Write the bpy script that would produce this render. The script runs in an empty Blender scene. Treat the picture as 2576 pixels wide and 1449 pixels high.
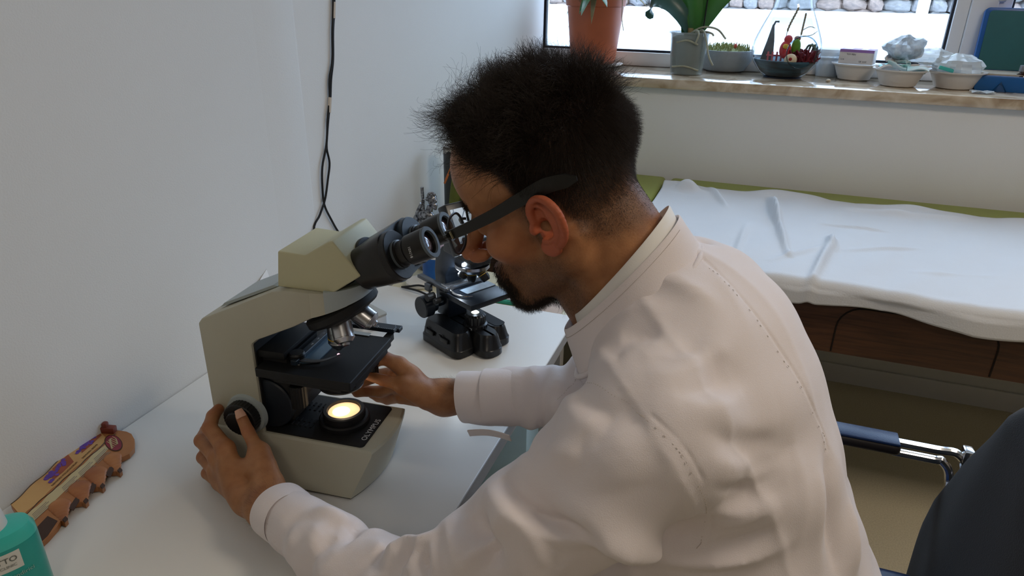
import bpy, bmesh, math, random
import numpy as np
from mathutils import Vector, Matrix, Euler
from mathutils.bvhtree import BVHTree
random.seed(7); rng = np.random.default_rng(7)
SC = bpy.context.scene
COL = SC.collection
R = math.radians

# ------------------------------------------------------------------ camera
CAM = np.array([0.965, 0.0, 1.47]); FPX = 1750.0; PPX, PPY = 1288.0, 724.5
_p, _r, _y = R(23.8), R(0.9), R(19.3)
FW = np.array([-math.sin(_y)*math.cos(_p), math.cos(_y)*math.cos(_p), -math.sin(_p)])
_r0 = np.array([math.cos(_y), math.sin(_y), 0.0]); _u0 = np.cross(_r0, FW)
RT = math.cos(_r)*_r0 + math.sin(_r)*_u0
UP = -math.sin(_r)*_r0 + math.cos(_r)*_u0
cam_data = bpy.data.cameras.new('camera'); cam = bpy.data.objects.new('camera', cam_data)
COL.objects.link(cam)
cam_data.sensor_width = 36.0; cam_data.lens = FPX/2576*36.0; cam_data.clip_start = 0.05; cam_data.clip_end = 200
cam.matrix_world = Matrix(((RT[0], UP[0], -FW[0], CAM[0]), (RT[1], UP[1], -FW[1], CAM[1]),
                           (RT[2], UP[2], -FW[2], CAM[2]), (0, 0, 0, 1)))
SC.camera = cam

# ------------------------------------------------------------------ exposure, sky, lamps
SC.view_settings.view_transform = 'Standard'; SC.view_settings.look = 'None'
SC.view_settings.gamma = 1.0; SC.view_settings.use_curve_mapping = False
SC.view_settings.exposure = 0.0
world = bpy.data.worlds.new('sky'); SC.world = world; world.use_nodes = True
_nt = world.node_tree; _bg = _nt.nodes['Background']
_tc = _nt.nodes.new('ShaderNodeTexCoord'); _sp = _nt.nodes.new('ShaderNodeSeparateXYZ')
_cr = _nt.nodes.new('ShaderNodeValToRGB')
_nt.links.new(_tc.outputs['Generated'], _sp.inputs[0]); _nt.links.new(_sp.outputs['Z'], _cr.inputs[0])
_cr.color_ramp.elements[0].position = 0.0; _cr.color_ramp.elements[0].color = (0.46, 0.64, 0.92, 1)
_cr.color_ramp.elements[1].position = 0.7; _cr.color_ramp.elements[1].color = (0.60, 0.80, 1.05, 1)
_nt.links.new(_cr.outputs[0], _bg.inputs[0]); _bg.inputs[1].default_value = 5.6

def area_light(name, loc, rot, sx, sy, energy, color, spread=None):
    l = bpy.data.lights.new(name, 'AREA'); l.shape = 'RECTANGLE'; l.size = sx; l.size_y = sy
    l.energy = energy; l.color = color
    o = bpy.data.objects.new(name, l); COL.objects.link(o); o.location = loc; o.rotation_euler = rot
    if spread: l.spread = R(spread)
    return o
# daylight through the window, guided by a portal
_po = area_light('window_portal', (1.5, 3.22, 1.75), (R(-90), 0, 0), 3.0, 1.2, 1, (1, 1, 1)); _po.data.cycles.is_portal = True
# the room's ceiling lamps (two warm panels behind and above the photographer)
area_light('ceiling_lamp', (2.1, 0.9, 2.62), (0, 0, 0), 0.6, 0.6, 19, (1.0, 0.86, 0.70))
area_light('ceiling_lamp', (1.3, -1.3, 2.62), (0, 0, 0), 0.6, 0.6, 9, (1.0, 0.88, 0.74))

# ------------------------------------------------------------------ helpers
def lin(c):
    return tuple((x/12.92 if x <= 0.04045 else ((x+0.055)/1.055)**2.4) for x in c)
def S(r, g, b):
    return lin((r/255, g/255, b/255))
_mats = {}
def mat(name, rgb, rough=0.5, metal=0.0, noise=0.0, nscale=30.0, bump=0.0, bscale=200.0, coat=0.0, trans=0.0,
        emit=None, estr=0.0, spec=0.5, ior=1.45, sub=0.0, alpha=1.0, sheen=0.0, rgb2=None, stretch=None):
    m = bpy.data.materials.new(name); m.use_nodes = True
    nt = m.node_tree; b = nt.nodes['Principled BSDF']
    col = S(*rgb)
    b.inputs['Base Color'].default_value = (*col, 1); b.inputs['Roughness'].default_value = rough
    b.inputs['Metallic'].default_value = metal; b.inputs['Coat Weight'].default_value = coat
    b.inputs['Transmission Weight'].default_value = trans; b.inputs['IOR'].default_value = ior
    b.inputs['Specular IOR Level'].default_value = spec; b.inputs['Alpha'].default_value = alpha
    b.inputs['Sheen Weight'].default_value = sheen
    if sub:
        b.inputs['Subsurface Weight'].default_value = sub
        b.inputs['Subsurface Radius'].default_value = (0.012, 0.005, 0.003); b.inputs['Subsurface Scale'].default_value = 1.0
    if emit is not None:
        b.inputs['Emission Color'].default_value = (*S(*emit), 1); b.inputs['Emission Strength'].default_value = estr
    tc = nt.nodes.new('ShaderNodeTexCoord'); src = tc.outputs['Object']
    if stretch:
        mp = nt.nodes.new('ShaderNodeMapping'); mp.inputs['Scale'].default_value = stretch
        nt.links.new(src, mp.inputs[0]); src = mp.outputs[0]
    if noise or rgb2:
        n = nt.nodes.new('ShaderNodeTexNoise'); n.inputs['Scale'].default_value = nscale; n.inputs['Detail'].default_value = 6
        nt.links.new(src, n.inputs['Vector'])
        r = nt.nodes.new('ShaderNodeValToRGB'); r.color_ramp.elements[0].position = 0.3; r.color_ramp.elements[1].position = 0.7
        if rgb2: c2 = S(*rgb2)
        else: c2 = tuple(max(0, c*(1-noise)) for c in col)
        r.color_ramp.elements[0].color = (*c2, 1); r.color_ramp.elements[1].color = (*col, 1)
        nt.links.new(n.outputs['Fac'], r.inputs[0]); nt.links.new(r.outputs[0], b.inputs['Base Color'])
    if bump:
        n = nt.nodes.new('ShaderNodeTexNoise'); n.inputs['Scale'].default_value = bscale; n.inputs['Detail'].default_value = 3
        nt.links.new(src, n.inputs['Vector'])
        bu = nt.nodes.new('ShaderNodeBump'); bu.inputs['Strength'].default_value = bump; bu.inputs['Distance'].default_value = 0.002
        nt.links.new(n.outputs['Fac'], bu.inputs['Height']); nt.links.new(bu.outputs[0], b.inputs['Normal'])
    return m
def glass_mat(name, rgb=(255, 255, 255), refl=0.9, tint=1.0, rough=0.0, edge=0.0):
    """thin clear sheet: lets light through straight, reflects by Fresnel"""
    m = bpy.data.materials.new(name); m.use_nodes = True; nt = m.node_tree; nt.nodes.clear()
    o = nt.nodes.new('ShaderNodeOutputMaterial'); mx = nt.nodes.new('ShaderNodeMixShader')
    t = nt.nodes.new('ShaderNodeBsdfTransparent'); g = nt.nodes.new('ShaderNodeBsdfGlossy'); lw = nt.nodes.new('ShaderNodeLayerWeight'); pw = nt.nodes.new('ShaderNodeMath'); ad = nt.nodes.new('ShaderNodeMath')
    t.inputs[0].default_value = (*[c*tint for c in S(*rgb)], 1); g.inputs['Roughness'].default_value = rough
    g.inputs[0].default_value = (refl, refl, refl, 1); lw.inputs['Blend'].default_value = 0.5; pw.operation = 'POWER'; pw.inputs[1].default_value = 4.0; ad.operation = 'MULTIPLY_ADD'; ad.inputs[1].default_value = 0.75; ad.inputs[2].default_value = 0.05; nt.links.new(lw.outputs['Facing'], pw.inputs[0]); nt.links.new(pw.outputs[0], ad.inputs[0])
    nt.links.new(ad.outputs[0], mx.inputs[0]); nt.links.new(t.outputs[0], mx.inputs[1]); nt.links.new(g.outputs[0], mx.inputs[2])
    if edge:
        mc = nt.nodes.new('ShaderNodeMix'); mc.data_type = 'RGBA'; c = t.inputs[0].default_value[:]
        mc.inputs[6].default_value = c; mc.inputs[7].default_value = (c[0]*edge, c[1]*edge, c[2]*edge, 1)
        nt.links.new(pw.outputs[0], mc.inputs[0]); nt.links.new(mc.outputs[2], t.inputs[0])
    nt.links.new(mx.outputs[0], o.inputs[0]); return m

def link(name, me, m, parent=None, smooth=30):
    if m is not None and not me.materials: me.materials.append(m)
    if smooth:
        me.polygons.foreach_set('use_smooth', [True]*len(me.polygons))
        if smooth < 180: me.set_sharp_from_angle(angle=R(smooth))
    o = bpy.data.objects.new(name, me); COL.objects.link(o)
    if parent is not None: o.parent = parent
    return o
def tag(o, label=None, cat=None, group=None, kind=None):
    if label: o['label'] = label
    if cat: o['category'] = cat
    if group: o['group'] = group
    if kind: o['kind'] = kind
    return o
def root(name, loc, rz=0.0, label=None, cat=None, group=None):
    o = bpy.data.objects.new(name, None); COL.objects.link(o); o.location = loc; o.rotation_euler = (0, 0, rz)
    o.empty_display_size = 0.03
    return tag(o, label, cat, group)
def frame(d, up=(0, 0, 1)):
    """rotation matrix whose z column is d"""
    z = Vector(d).normalized(); u = Vector(up)
    if abs(z.dot(u)) > 0.98: u = Vector((1, 0, 0))
    x = u.cross(z).normalized(); y = z.cross(x)
    return Matrix((x, y, z)).transposed()

class G:
    def __init__(s): s.bm = bmesh.new()
    def _add(s, t):
        me = bpy.data.meshes.new('t'); t.to_mesh(me); t.free(); s.bm.from_mesh(me); bpy.data.meshes.remove(me); return s
    def box(s, c, sz, bev=0.0, rot=None, seg=2, taper=None):
        t = bmesh.new(); bmesh.ops.create_cube(t, size=1.0)
        for v in t.verts:
            if taper and v.co.z > 0: v.co.x *= taper[0]; v.co.y *= taper[1]
            v.co = Vector((v.co.x*sz[0], v.co.y*sz[1], v.co.z*sz[2]))
        if bev: bmesh.ops.bevel(t, geom=t.edges[:], offset=bev, segments=seg, profile=0.5, affect='EDGES')
        M = Matrix.Translation(c) @ (rot.to_matrix().to_4x4() if isinstance(rot, Euler) else (rot.to_4x4() if rot is not None else Matrix()))
        t.transform(M); return s._add(t)
    def lathe(s, prof, o=(0, 0, 0), d=(0, 0, 1), n=32, ribs=0, ribd=0.0):
        """prof: (radius, height) pairs along axis d from o"""
        t = bmesh.new(); F = frame(d); o = Vector(o); rings = []
        for r, h in prof:
            if r < 1e-6: rings.append([t.verts.new(o + F @ Vector((0, 0, h)))]); continue
            ring = []
            for i in range(n):
                a = 2*math.pi*i/n
                rr = r*(1 - ribd*(i % 2)) if ribs else r
                ring.append(t.verts.new(o + F @ Vector((rr*math.cos(a), rr*math.sin(a), h))))
            rings.append(ring)
        for a, b in zip(rings, rings[1:]):
            if len(a) == 1 and len(b) == 1: continue
            for i in range(n):
                j = (i+1) % n
                if len(a) == 1: t.faces.new((a[0], b[i], b[j]))
                elif len(b) == 1: t.faces.new((a[i], a[j], b[0]))
                else: t.faces.new((a[i], a[j], b[j], b[i]))
        bmesh.ops.recalc_face_normals(t, faces=t.faces[:])
        return s._add(t)
    def cyl(s, p0, p1, r0, r1=None, n=32, bev=0.0, ribs=0, ribd=0.06):
        if r1 is None: r1 = r0
        d = Vector(p1)-Vector(p0); L = d.length
        if bev: pr = [(0, 0), (r0-bev, 0), (r0, bev), (r1, L-bev), (r1-bev, L), (0, L)]
        else: pr = [(0, 0), (r0, 0), (r1, L), (0, L)]
        return s.lathe(pr, p0, d, n, ribs, ribd)
    def tube(s, pts, r, n=8, closed=False):
        t = bmesh.new(); pts = [Vector(p) for p in pts]; N = len(pts); rings = []; prev = None
        rr = r if hasattr(r, '__len__') else [r]*N
        for i, p in enumerate(pts):
            d = (pts[(i+1) % N]-pts[i-1]) if closed else (pts[min(i+1, N-1)]-pts[max(i-1, 0)])
            d.normalize()
            if prev is None: x = frame(d).col[0]
            else:
                x = prev - d*prev.dot(d)
                x.normalize()
            prev = x; y = d.cross(x)
            rings.append([t.verts.new(p + (x*math.cos(2*math.pi*k/n)+y*math.sin(2*math.pi*k/n))*rr[i]) for k in range(n)])
        for i in range(N if closed else N-1):
            a, b = rings[i], rings[(i+1) % N]
            for k in range(n): t.faces.new((a[k], a[(k+1) % n], b[(k+1) % n], b[k]))
        if not closed:
            t.faces.new(rings[0][::-1]); t.faces.new(rings[-1])
        bmesh.ops.recalc_face_normals(t, faces=t.faces[:])
        return s._add(t)
    def loft(s, rings, cap=True):
        t = bmesh.new(); V = [[t.verts.new(p) for p in ring] for ring in rings]
        for a, b in zip(V, V[1:]):
            n = len(a)
            for i in range(n): t.faces.new((a[i], a[(i+1) % n], b[(i+1) % n], b[i]))
        if cap: t.faces.new(V[0][::-1]); t.faces.new(V[-1])
        bmesh.ops.recalc_face_normals(t, faces=t.faces[:])
        return s._add(t)
    def prism(s, poly, lo, hi, axis='y', bev=0.0, seg=2):
        """poly in the two remaining axes (x,z for y; x,y for z; y,z for x)"""
        f = {'y': lambda a, b, c: (a, c, b), 'z': lambda a, b, c: (a, b, c), 'x': lambda a, b, c: (c, a, b)}[axis]
        t = bmesh.new()
        A = [t.verts.new(f(a, b, lo)) for a, b in poly]; B = [t.verts.new(f(a, b, hi)) for a, b in poly]
        n = len(poly)
        t.faces.new(A[::-1]); t.faces.new(B)
        for i in range(n): t.faces.new((A[i], A[(i+1) % n], B[(i+1) % n], B[i]))
        bmesh.ops.recalc_face_normals(t, faces=t.faces[:])
        if bev:
            es = [e for e in t.edges if len(e.link_faces) == 2 and e.calc_face_angle(0) > R(20)]
            bmesh.ops.bevel(t, geom=es, offset=bev, segments=seg, profile=0.5, affect='EDGES', clamp_overlap=True)
        return s._add(t)
    def ball(s, c, r, rot=None, u=20, v=12, fn=None):
        t = bmesh.new(); bmesh.ops.create_uvsphere(t, u_segments=u, v_segments=v, radius=1.0)
        rr = r if hasattr(r, '__len__') else (r, r, r)
        for w in t.verts:
            q = Vector((w.co.x*rr[0], w.co.y*rr[1], w.co.z*rr[2]))
            w.co = fn(q) if fn else q
        if rot is not None: t.transform((rot.to_matrix() if isinstance(rot, Euler) else rot).to_4x4())
        t.transform(Matrix.Translation(c)); return s._add(t)
    def quad(s, pts, th=0.0):
        t = bmesh.new(); t.faces.new([t.verts.new(p) for p in pts])
        return s._add(t)
    def sheet(s, fn, nu, nv, th=0.0):
        """grid surface fn(u,v)->(x,y,z), u,v in 0..1, with thickness th along -normal (two skins)"""
        t = bmesh.new(); P = [[Vector(fn(i/nu, j/nv)) for j in range(nv+1)] for i in range(nu+1)]
        V = [[t.verts.new(p) for p in row] for row in P]
        for i in range(nu):
            for j in range(nv): t.faces.new((V[i][j], V[i+1][j], V[i+1][j+1], V[i][j+1]))
        if th:
            bmesh.ops.recalc_face_normals(t, faces=t.faces[:]); t.normal_update()
            bmesh.ops.solidify(t, geom=t.faces[:], thickness=th)
        return s._add(t)
    def build(s, name, m, parent=None, smooth=30):
        me = bpy.data.meshes.new(name); s.bm.to_mesh(me); s.bm.free()
        return link(name, me, m, parent, smooth)
def struct(name, g, m, parent=None, smooth=30):
    o = g.build(name, m, parent, smooth)
    if parent is None: o['kind'] = 'structure'
    return o
def lettering(name, txt, size, loc, xdir, updir, m, parent=None, ext=0.0001, align='LEFT', space=1.0):
    c = bpy.data.curves.new(name, 'FONT'); c.body = txt; c.size = size; c.extrude = ext; c.align_x = align; c.space_character = space
    c.resolution_u = 3
    tmp = bpy.data.objects.new('tmp', c); COL.objects.link(tmp); bpy.context.view_layer.update()
    me = bpy.data.meshes.new_from_object(tmp.evaluated_get(bpy.context.evaluated_depsgraph_get()))
    bpy.data.objects.remove(tmp); me.materials.clear(); me.materials.append(m)
    o = bpy.data.objects.new(name, me); COL.objects.link(o)
    x = Vector(xdir).normalized(); z = x.cross(Vector(updir)).normalized(); y = z.cross(x)
    o.matrix_local = Matrix.Translation(loc) @ Matrix((x, y, z)).transposed().to_4x4()
    if parent is not None: o.parent = parent
    o['kind'] = 'stuff'
    return o
def copy_tree(o, parent=None):
    c = o.copy(); COL.objects.link(c)
    if parent is not None: c.parent = parent
    for ch in list(o.children): copy_tree(ch, c)
    return c
def arc(cx, cy, r, a0, a1, n):
    return [(cx+r*math.cos(R(a0+(a1-a0)*i/n)), cy+r*math.sin(R(a0+(a1-a0)*i/n))) for i in range(n+1)]
def rrect(x0, y0, x1, y1, r, n=4):
    return (arc(x1-r, y0+r, r, -90, 0, n)+arc(x1-r, y1-r, r, 0, 90, n)+arc(x0+r, y1-r, r, 90, 180, n)+arc(x0+r, y0+r, r, 180, 270, n))
def spline(pts, n=8):
    """Catmull-Rom through pts"""
    P = [Vector(p) for p in pts]; out = []
    Q = [P[0]*2-P[1]]+P+[P[-1]*2-P[-2]]
    for i in range(1, len(Q)-2):
        for k in range(n):
            t = k/n; a, b, c, d = Q[i-1:i+3]
            out.append(0.5*((2*b)+(c-a)*t+(2*a-5*b+4*c-d)*t*t+(3*b-a-3*c+d)*t**3))
    out.append(P[-1]); return out
def at(px, py, axis, val):
    """photograph pixel -> world point on the plane axis=val (camera solved from the room's vanishing points)"""
    d = FW + RT*(px-PPX)/FPX - UP*(py-PPY)/FPX
    t = (val-CAM[axis])/d[axis]
    return CAM + t*d
# ------------------------------------------------------------------ materials of the setting
M_wall = mat('wall_paint', (222, 222, 220), 0.75, noise=0.03, nscale=1.5, bump=0.15, bscale=350)
M_wall2 = mat('dimmed_wall_paint', (150, 140, 126), 0.75, noise=0.03, nscale=1.5, bump=0.15, bscale=350)  # for the unseen walls, darkened so they throw back less light
M_ceil = mat('ceiling_paint', (232, 231, 226), 0.85, noise=0.02, nscale=3)
M_floor = mat('vinyl_floor', (212, 202, 176), 0.45, rgb2=(192, 181, 154), nscale=220)
M_frame = mat('white_pvc', (226, 226, 228), 0.35, noise=0.02, nscale=8)
M_gasket = mat('black_gasket', (28, 34, 48), 0.6, noise=0.1)
M_metal = mat('handle_metal', (210, 212, 214), 0.3, 0.8, noise=0.05)
M_paneglass = glass_mat('window_glass', refl=0.5)
def marble(name):
    m = mat(name, (205, 190, 168), 0.12, coat=0.4)
    nt = m.node_tree; b = nt.nodes['Principled BSDF']; tc = nt.nodes.new('ShaderNodeTexCoord')
    n1 = nt.nodes.new('ShaderNodeTexNoise'); n1.inputs['Scale'].default_value = 9; n1.inputs['Detail'].default_value = 9; n1.inputs['Distortion'].default_value = 1.4
    r = nt.nodes.new('ShaderNodeValToRGB'); e = r.color_ramp.elements
    e[0].position = 0.33; e[0].color = (*S(150, 128, 104), 1); e[1].position = 0.66; e[1].color = (*S(206, 192, 172), 1)
    k = e.new(0.5); k.color = (*S(184, 166, 142), 1)
    nt.links.new(tc.outputs['Object'], n1.inputs['Vector']); nt.links.new(n1.outputs['Fac'], r.inputs[0]); nt.links.new(r.outputs[0], b.inputs['Base Color'])
    return m
M_marble = marble('sill_marble')

# ------------------------------------------------------------------ room: x=0 desk wall, y=2.75 window wall
YW, YG = 2.75, 3.15        # interior face of window wall, window frame plane
WX0, WX1, WZ0, WZ1 = 0.0, 3.0, 1.145, 2.35
RX, RY, CH = 4.2, -2.2, 2.70
g = G(); g.box((2.1, 0.4, -0.05), (4.6, 5.6, 0.1)); struct('floor', g, M_floor)
g = G(); g.box((2.1, 0.4, CH+0.05), (4.6, 5.6, 0.1)); struct('ceiling', g, M_ceil)
g = G(); g.box((-0.06, 0.5, CH/2), (0.12, 5.4, CH))
# very shallow raised strip that runs up the wall
g.prism([(0.0, 1.20), (0.0018, 1.25), (0.0018, 1.325), (0.0, 1.332)], 0, CH, axis='z')
struct('wall_left', g, M_wall)
g = G(); g.box((RX+0.06, 0.4, CH/2), (0.12, 5.6, CH)); struct('wall_right', g, M_wall2)
g = G(); g.box((2.1, RY-0.06, CH/2), (4.6, 0.12, CH)); struct('wall_front', g, M_wall2)
g = G(); th = 0.45; yc = YW+th/2
g.box(((0+RX)/2, yc, (WZ0-0.03)/2), (RX, th, WZ0-0.03))
g.box(((0+RX)/2, yc, (WZ1+CH)/2), (RX, th, CH-WZ1))
g.box(((WX1+RX)/2, yc, (WZ0+WZ1)/2-0.015), (RX-WX1, th, WZ1-WZ0+0.03))
struct('wall_back', g, M_wall)
g = G(); g.box(((WX0+WX1)/2+0.001, (YW-0.03+YG)/2, WZ0-0.0175), (WX1-WX0-0.002, YG-YW+0.03, 0.035), 0.003)
struct('trim_window_sill', g, M_marble)
g = G(); g.box((2.1, YW-0.0065, 0.04), (4.1, 0.012, 0.08), 0.002); struct('baseboard_back', g, M_frame)

# window: two fixed/opening casements with a wide mullion
def casement(n, x0, x1, label):
    w = root('window_%d' % n, ((x0+x1)/2, YG, WZ0)); w['kind'] = 'structure'
    ww = (x1-x0)/2; H = WZ1-WZ0; f = 0.045
    g = G()
    g.box((0, 0.0, 0.028), (2*ww, 0.07, 0.056), 0.004); g.box((0, 0, H-0.03), (2*ww, 0.07, 0.06), 0.004)
    g.box((-ww+f/2, 0, H/2), (f, 0.0695, H-0.01), 0.004); g.box((ww-f/2, 0, H/2), (f, 0.0695, H-0.01), 0.004)
    g.build('window_frame', M_frame, w)
    g = G(); z0, z1 = 0.056, H-0.06
    for a, b in (((0, z0+0.004), (2*ww-2*f, 0.010)), ((0, z1-0.004), (2*ww-2*f, 0.010))):
        g.box((a[0], -0.012, a[1]), (b[0], 0.02, b[1]))
    for s in (-1, 1): g.box((s*(ww-f-0.004), -0.012, H/2), (0.010, 0.02, z1-z0))
    g.build('gasket', M_gasket, w)
    g = G(); g.box((0, 0.0, (z0+z1)/2), (2*ww-2*f, 0.004, z1-z0)); g.build('pane', M_paneglass, w)
    return w
wa = casement(1, WX0-0.045, 1.615, '')
wb = casement(2, 1.70, WX1, '')
g = G(); g.box((1.6575, YG-0.005, (WZ0+WZ1)/2), (0.085, 0.09, WZ1-WZ0), 0.006); struct('trim_mullion', g, M_frame)
g = G(); g.box((0, -0.045, 0.30), (0.026, 0.012, 0.075), 0.004); g.box((0, -0.058, 0.36), (0.016, 0.02, 0.13), 0.005)
o = g.build('handle', M_metal, wb); o.location = (-0.67+0.026, 0, 0.02)

# ------------------------------------------------------------------ outside: terrace parapet and rough stone wall beyond
M_snow = mat('white_render', (236, 238, 240), 0.8, noise=0.05, nscale=3)
M_stone = mat('rough_stone', (176, 168, 160), 0.9, rgb2=(120, 112, 106), nscale=5, bump=0.5, bscale=20)
g = G(); g.box((1.2, 5.5, 0.62), (9, 2.8, 0.1)); struct('terrace_slab', g, M_snow)
g = G(); g.box((1.2, 6.0, 0.96), (9, 0.14, 0.60), 0.01); g.box((1.2, 5.98, 1.275), (9, 0.24, 0.045), 0.01); struct('parapet', g, M_snow)
def stone_wall():
    rt = root('stone_wall', (1.0, 8.2, 0.0)); tag(rt, 'rough grey and rust stone retaining wall beyond the white terrace parapet', 'wall'); 
    g = G(); g.box((0, 0.25, 1.0), (9, 0.3, 3.4)); g.build('mortar', M_stone, rt)
    ms = [mat('stone_%s' % n, c, 0.9, rgb2=c2, nscale=7) for n, c, c2 in (('grey', (158, 156, 154), (134, 132, 130)), ('rust', (166, 146, 134), (136, 122, 114)), ('dark', (142, 140, 140), (120, 118, 118)))]
    base = []
    for k in range(6):
        g = G(); g.ball((0, 0, 0), (0.5, 0.32, 0.5), u=8, v=6, fn=lambda q: q*(0.82+0.3*random.random())); me = g.build('tmp', None, None, 0)
        base.append(me.data); bpy.data.objects.remove(me)
    meshes = []
    for b in base:
        for m in ms:
            c = b.copy(); c.materials.clear(); c.materials.append(m); meshes.append(c)
    z = 0.75; n = 0
    while z < 2.35:
        h = random.uniform(0.08, 0.13); x = -3.3+random.uniform(0, 0.2)
        while x < 3.3:
            w = random.uniform(0.10, 0.26); o = bpy.data.objects.new('stone', random.choice(meshes)); COL.objects.link(o); o.parent = rt
            o.location = (x+w/2, 0.08+random.uniform(-0.02, 0.03), z+h/2); o.scale = (w*1.35, 0.5, h*1.45); x += w; n += 1
        z += h
stone_wall()
g = G(); g.box((1.90, 5.84, 2.1), (0.07, 0.05, 1.6), 0.004); o = g.build('terrace_post', M_snow); tag(o, 'thin white metal post standing at the terrace parapet', 'post')

# ------------------------------------------------------------------ desk
M_desk = mat('white_laminate', (226, 225, 221), 0.28, noise=0.015, nscale=6, spec=0.5, bump=0.03, bscale=900)
M_deskedge = mat('grey_edge_band', (168, 166, 164), 0.45, noise=0.04)
M_desk2 = mat('cream_laminate', (206, 198, 168), 0.45, noise=0.03)
desk = root('desk', (0, 0, 0), 0, 'white laminate desk top against the left wall carrying the microscopes', 'desk')
DX, DY1, DY0 = 0.62, 1.44, -0.75
g = G(); g.box((DX/2+0.002, (DY0+DY1)/2, 0.75-0.0125), (DX, DY1-DY0, 0.025), 0.0012, seg=1); g.build('tabletop', M_desk, desk)
g = G(); g.box((DX+0.0027, (DY0+DY1)/2, 0.75-0.013), (0.0015, DY1-DY0, 0.024)); g.build('edge_band', M_deskedge, desk)
for y in (DY0+0.03, DY1-0.03):
    g = G(); g.box((DX/2, y, 0.3625), (DX-0.04, 0.03, 0.725), 0.001, seg=1); g.build('leg_panel', M_deskedge, desk)
g = G(); g.box((DX-0.03, (DY0+DY1)/2, 0.695), (0.02, DY1-DY0-0.1, 0.05)); g.build('rail', M_deskedge, desk)
t2 = root('side_table', (0, 0, 0), 0, 'cream laminate side table at the far end of the white desk', 'table')
g = G(); g.box((0.39, 1.545, 0.7275), (0.54, 0.20, 0.025), 0.0015, seg=1); g.build('tabletop', M_desk2, t2)
for x in (0.145, 0.64):
    for y in (1.465, 1.625):
        g = G(); g.box((x, y, 0.3575), (0.035, 0.035, 0.715), 0.002); g.build('leg', M_desk2, t2)
M_blue = mat('blue_reflection_laminate', (186, 226, 252), 0.35, noise=0.04)  # blue base colour stands in for window light caught by the panel
g = G(); g.box((0.36, 1.35, 0.49), (0.385, 0.10, 0.40), 0.003); pd = g.build('pedestal', M_blue, desk); pd['label'] = 'pedestal panel tinted with blue window light'
g = G(); g.box((0.36, 1.36, 0.145), (0.36, 0.08, 0.29), 0.002); g.build('pedestal_plinth', mat('dark_plinth', (70, 68, 66), 0.6, noise=0.1), desk)
# ------------------------------------------------------------------ the big cream microscope
M_cream = mat('cream_enamel', (190, 187, 168), 0.42, noise=0.03, nscale=25, bump=0.12, bscale=900)
M_head = mat('yellowed_enamel', (200, 196, 160), 0.42, noise=0.04, nscale=14, bump=0.12, bscale=900)
M_grey = mat('pale_grey_enamel', (176, 186, 186), 0.42, noise=0.03, bump=0.1, bscale=900)
M_blk = mat('black_plastic', (24, 24, 26), 0.42, noise=0.15, nscale=60, bump=0.15, bscale=1200)
M_blkm = mat('black_matt', (16, 17, 19), 0.6, noise=0.1, nscale=60)
M_eyeb = mat('black_eyepiece', (30, 29, 28), 0.33, noise=0.1, nscale=80)
M_chrome = mat('chrome', (225, 225, 226), 0.14, 1.0, noise=0.03)
M_steel = mat('brushed_steel', (196, 196, 198), 0.30, 1.0, noise=0.06, nscale=80)
M_ringg = mat('grey_rubber_ring', (98, 108, 114), 0.5, noise=0.08)
M_lens = mat('coated_lens', (120, 88, 92), 0.04, 0.0, coat=1.0, noise=0.5, nscale=120, spec=1.0)
M_print = mat('white_print', (214, 216, 218), 0.5)
M_dprint = mat('dark_print', (40, 36, 34), 0.6)
M_yel = mat('yellow_ring', (206, 168, 48), 0.4)
M_warm = mat('lamp_glass_glow', (255, 226, 180), 0.2, emit=(255, 206, 148), estr=0.95)
M_warm2 = mat('lamp_core_glow', (255, 240, 210), 0.2, emit=(255, 236, 200), estr=1.7)

ms = root('microscope', (0.415, 0.782, 0.75), R(5), 'large cream and black binocular microscope the man is looking into', 'microscope')
Z = lambda *a: a
def base_ring(hw, xf, bulge, z, xb=-0.192):
    pts = [(xb, -hw, z), (-0.05, -hw, z), (xf, -hw, z)]
    n = 14
    for i in range(1, n):
        t = i/n; y = -hw+2*hw*t
        pts.append((xf+bulge*(1-(2*t-1)**2), y, z))
    pts += [(xf, hw, z), (-0.05, hw, z), (xb, hw, z)]
    return pts
g = G()
g.loft([base_ring(0.083, 0.045, 0.020, 0.004), base_ring(0.0832, 0.0455, 0.0205, 0.006), base_ring(0.0645, 0.0745, 0.0110, 0.072), base_ring(0.0625, 0.0750, 0.0105, 0.0765), base_ring(0.0595, 0.072, 0.0100, 0.079)])
g.build('base', M_cream, ms, 25)
g = G(); g.loft([base_ring(0.080, 0.043, 0.019, 0.0), base_ring(0.081, 0.0435, 0.019, 0.0045)]); g.build('foot_seam', M_blkm, ms)
# arm
g = G()
top = [(-0.190, 0.255), (-0.182, 0.264), (-0.110, 0.298), (-0.06, 0.322), (-0.03, 0.327), (0.0, 0.327)]
side = [(-0.192, 0.050), (-0.105, 0.050), (-0.1045, 0.232), (-0.095, 0.240), (-0.033, 0.270), (0.0, 0.289)]+top[::-1]
g.prism(side, -0.060, 0.060, 'y', 0.0035)
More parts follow.
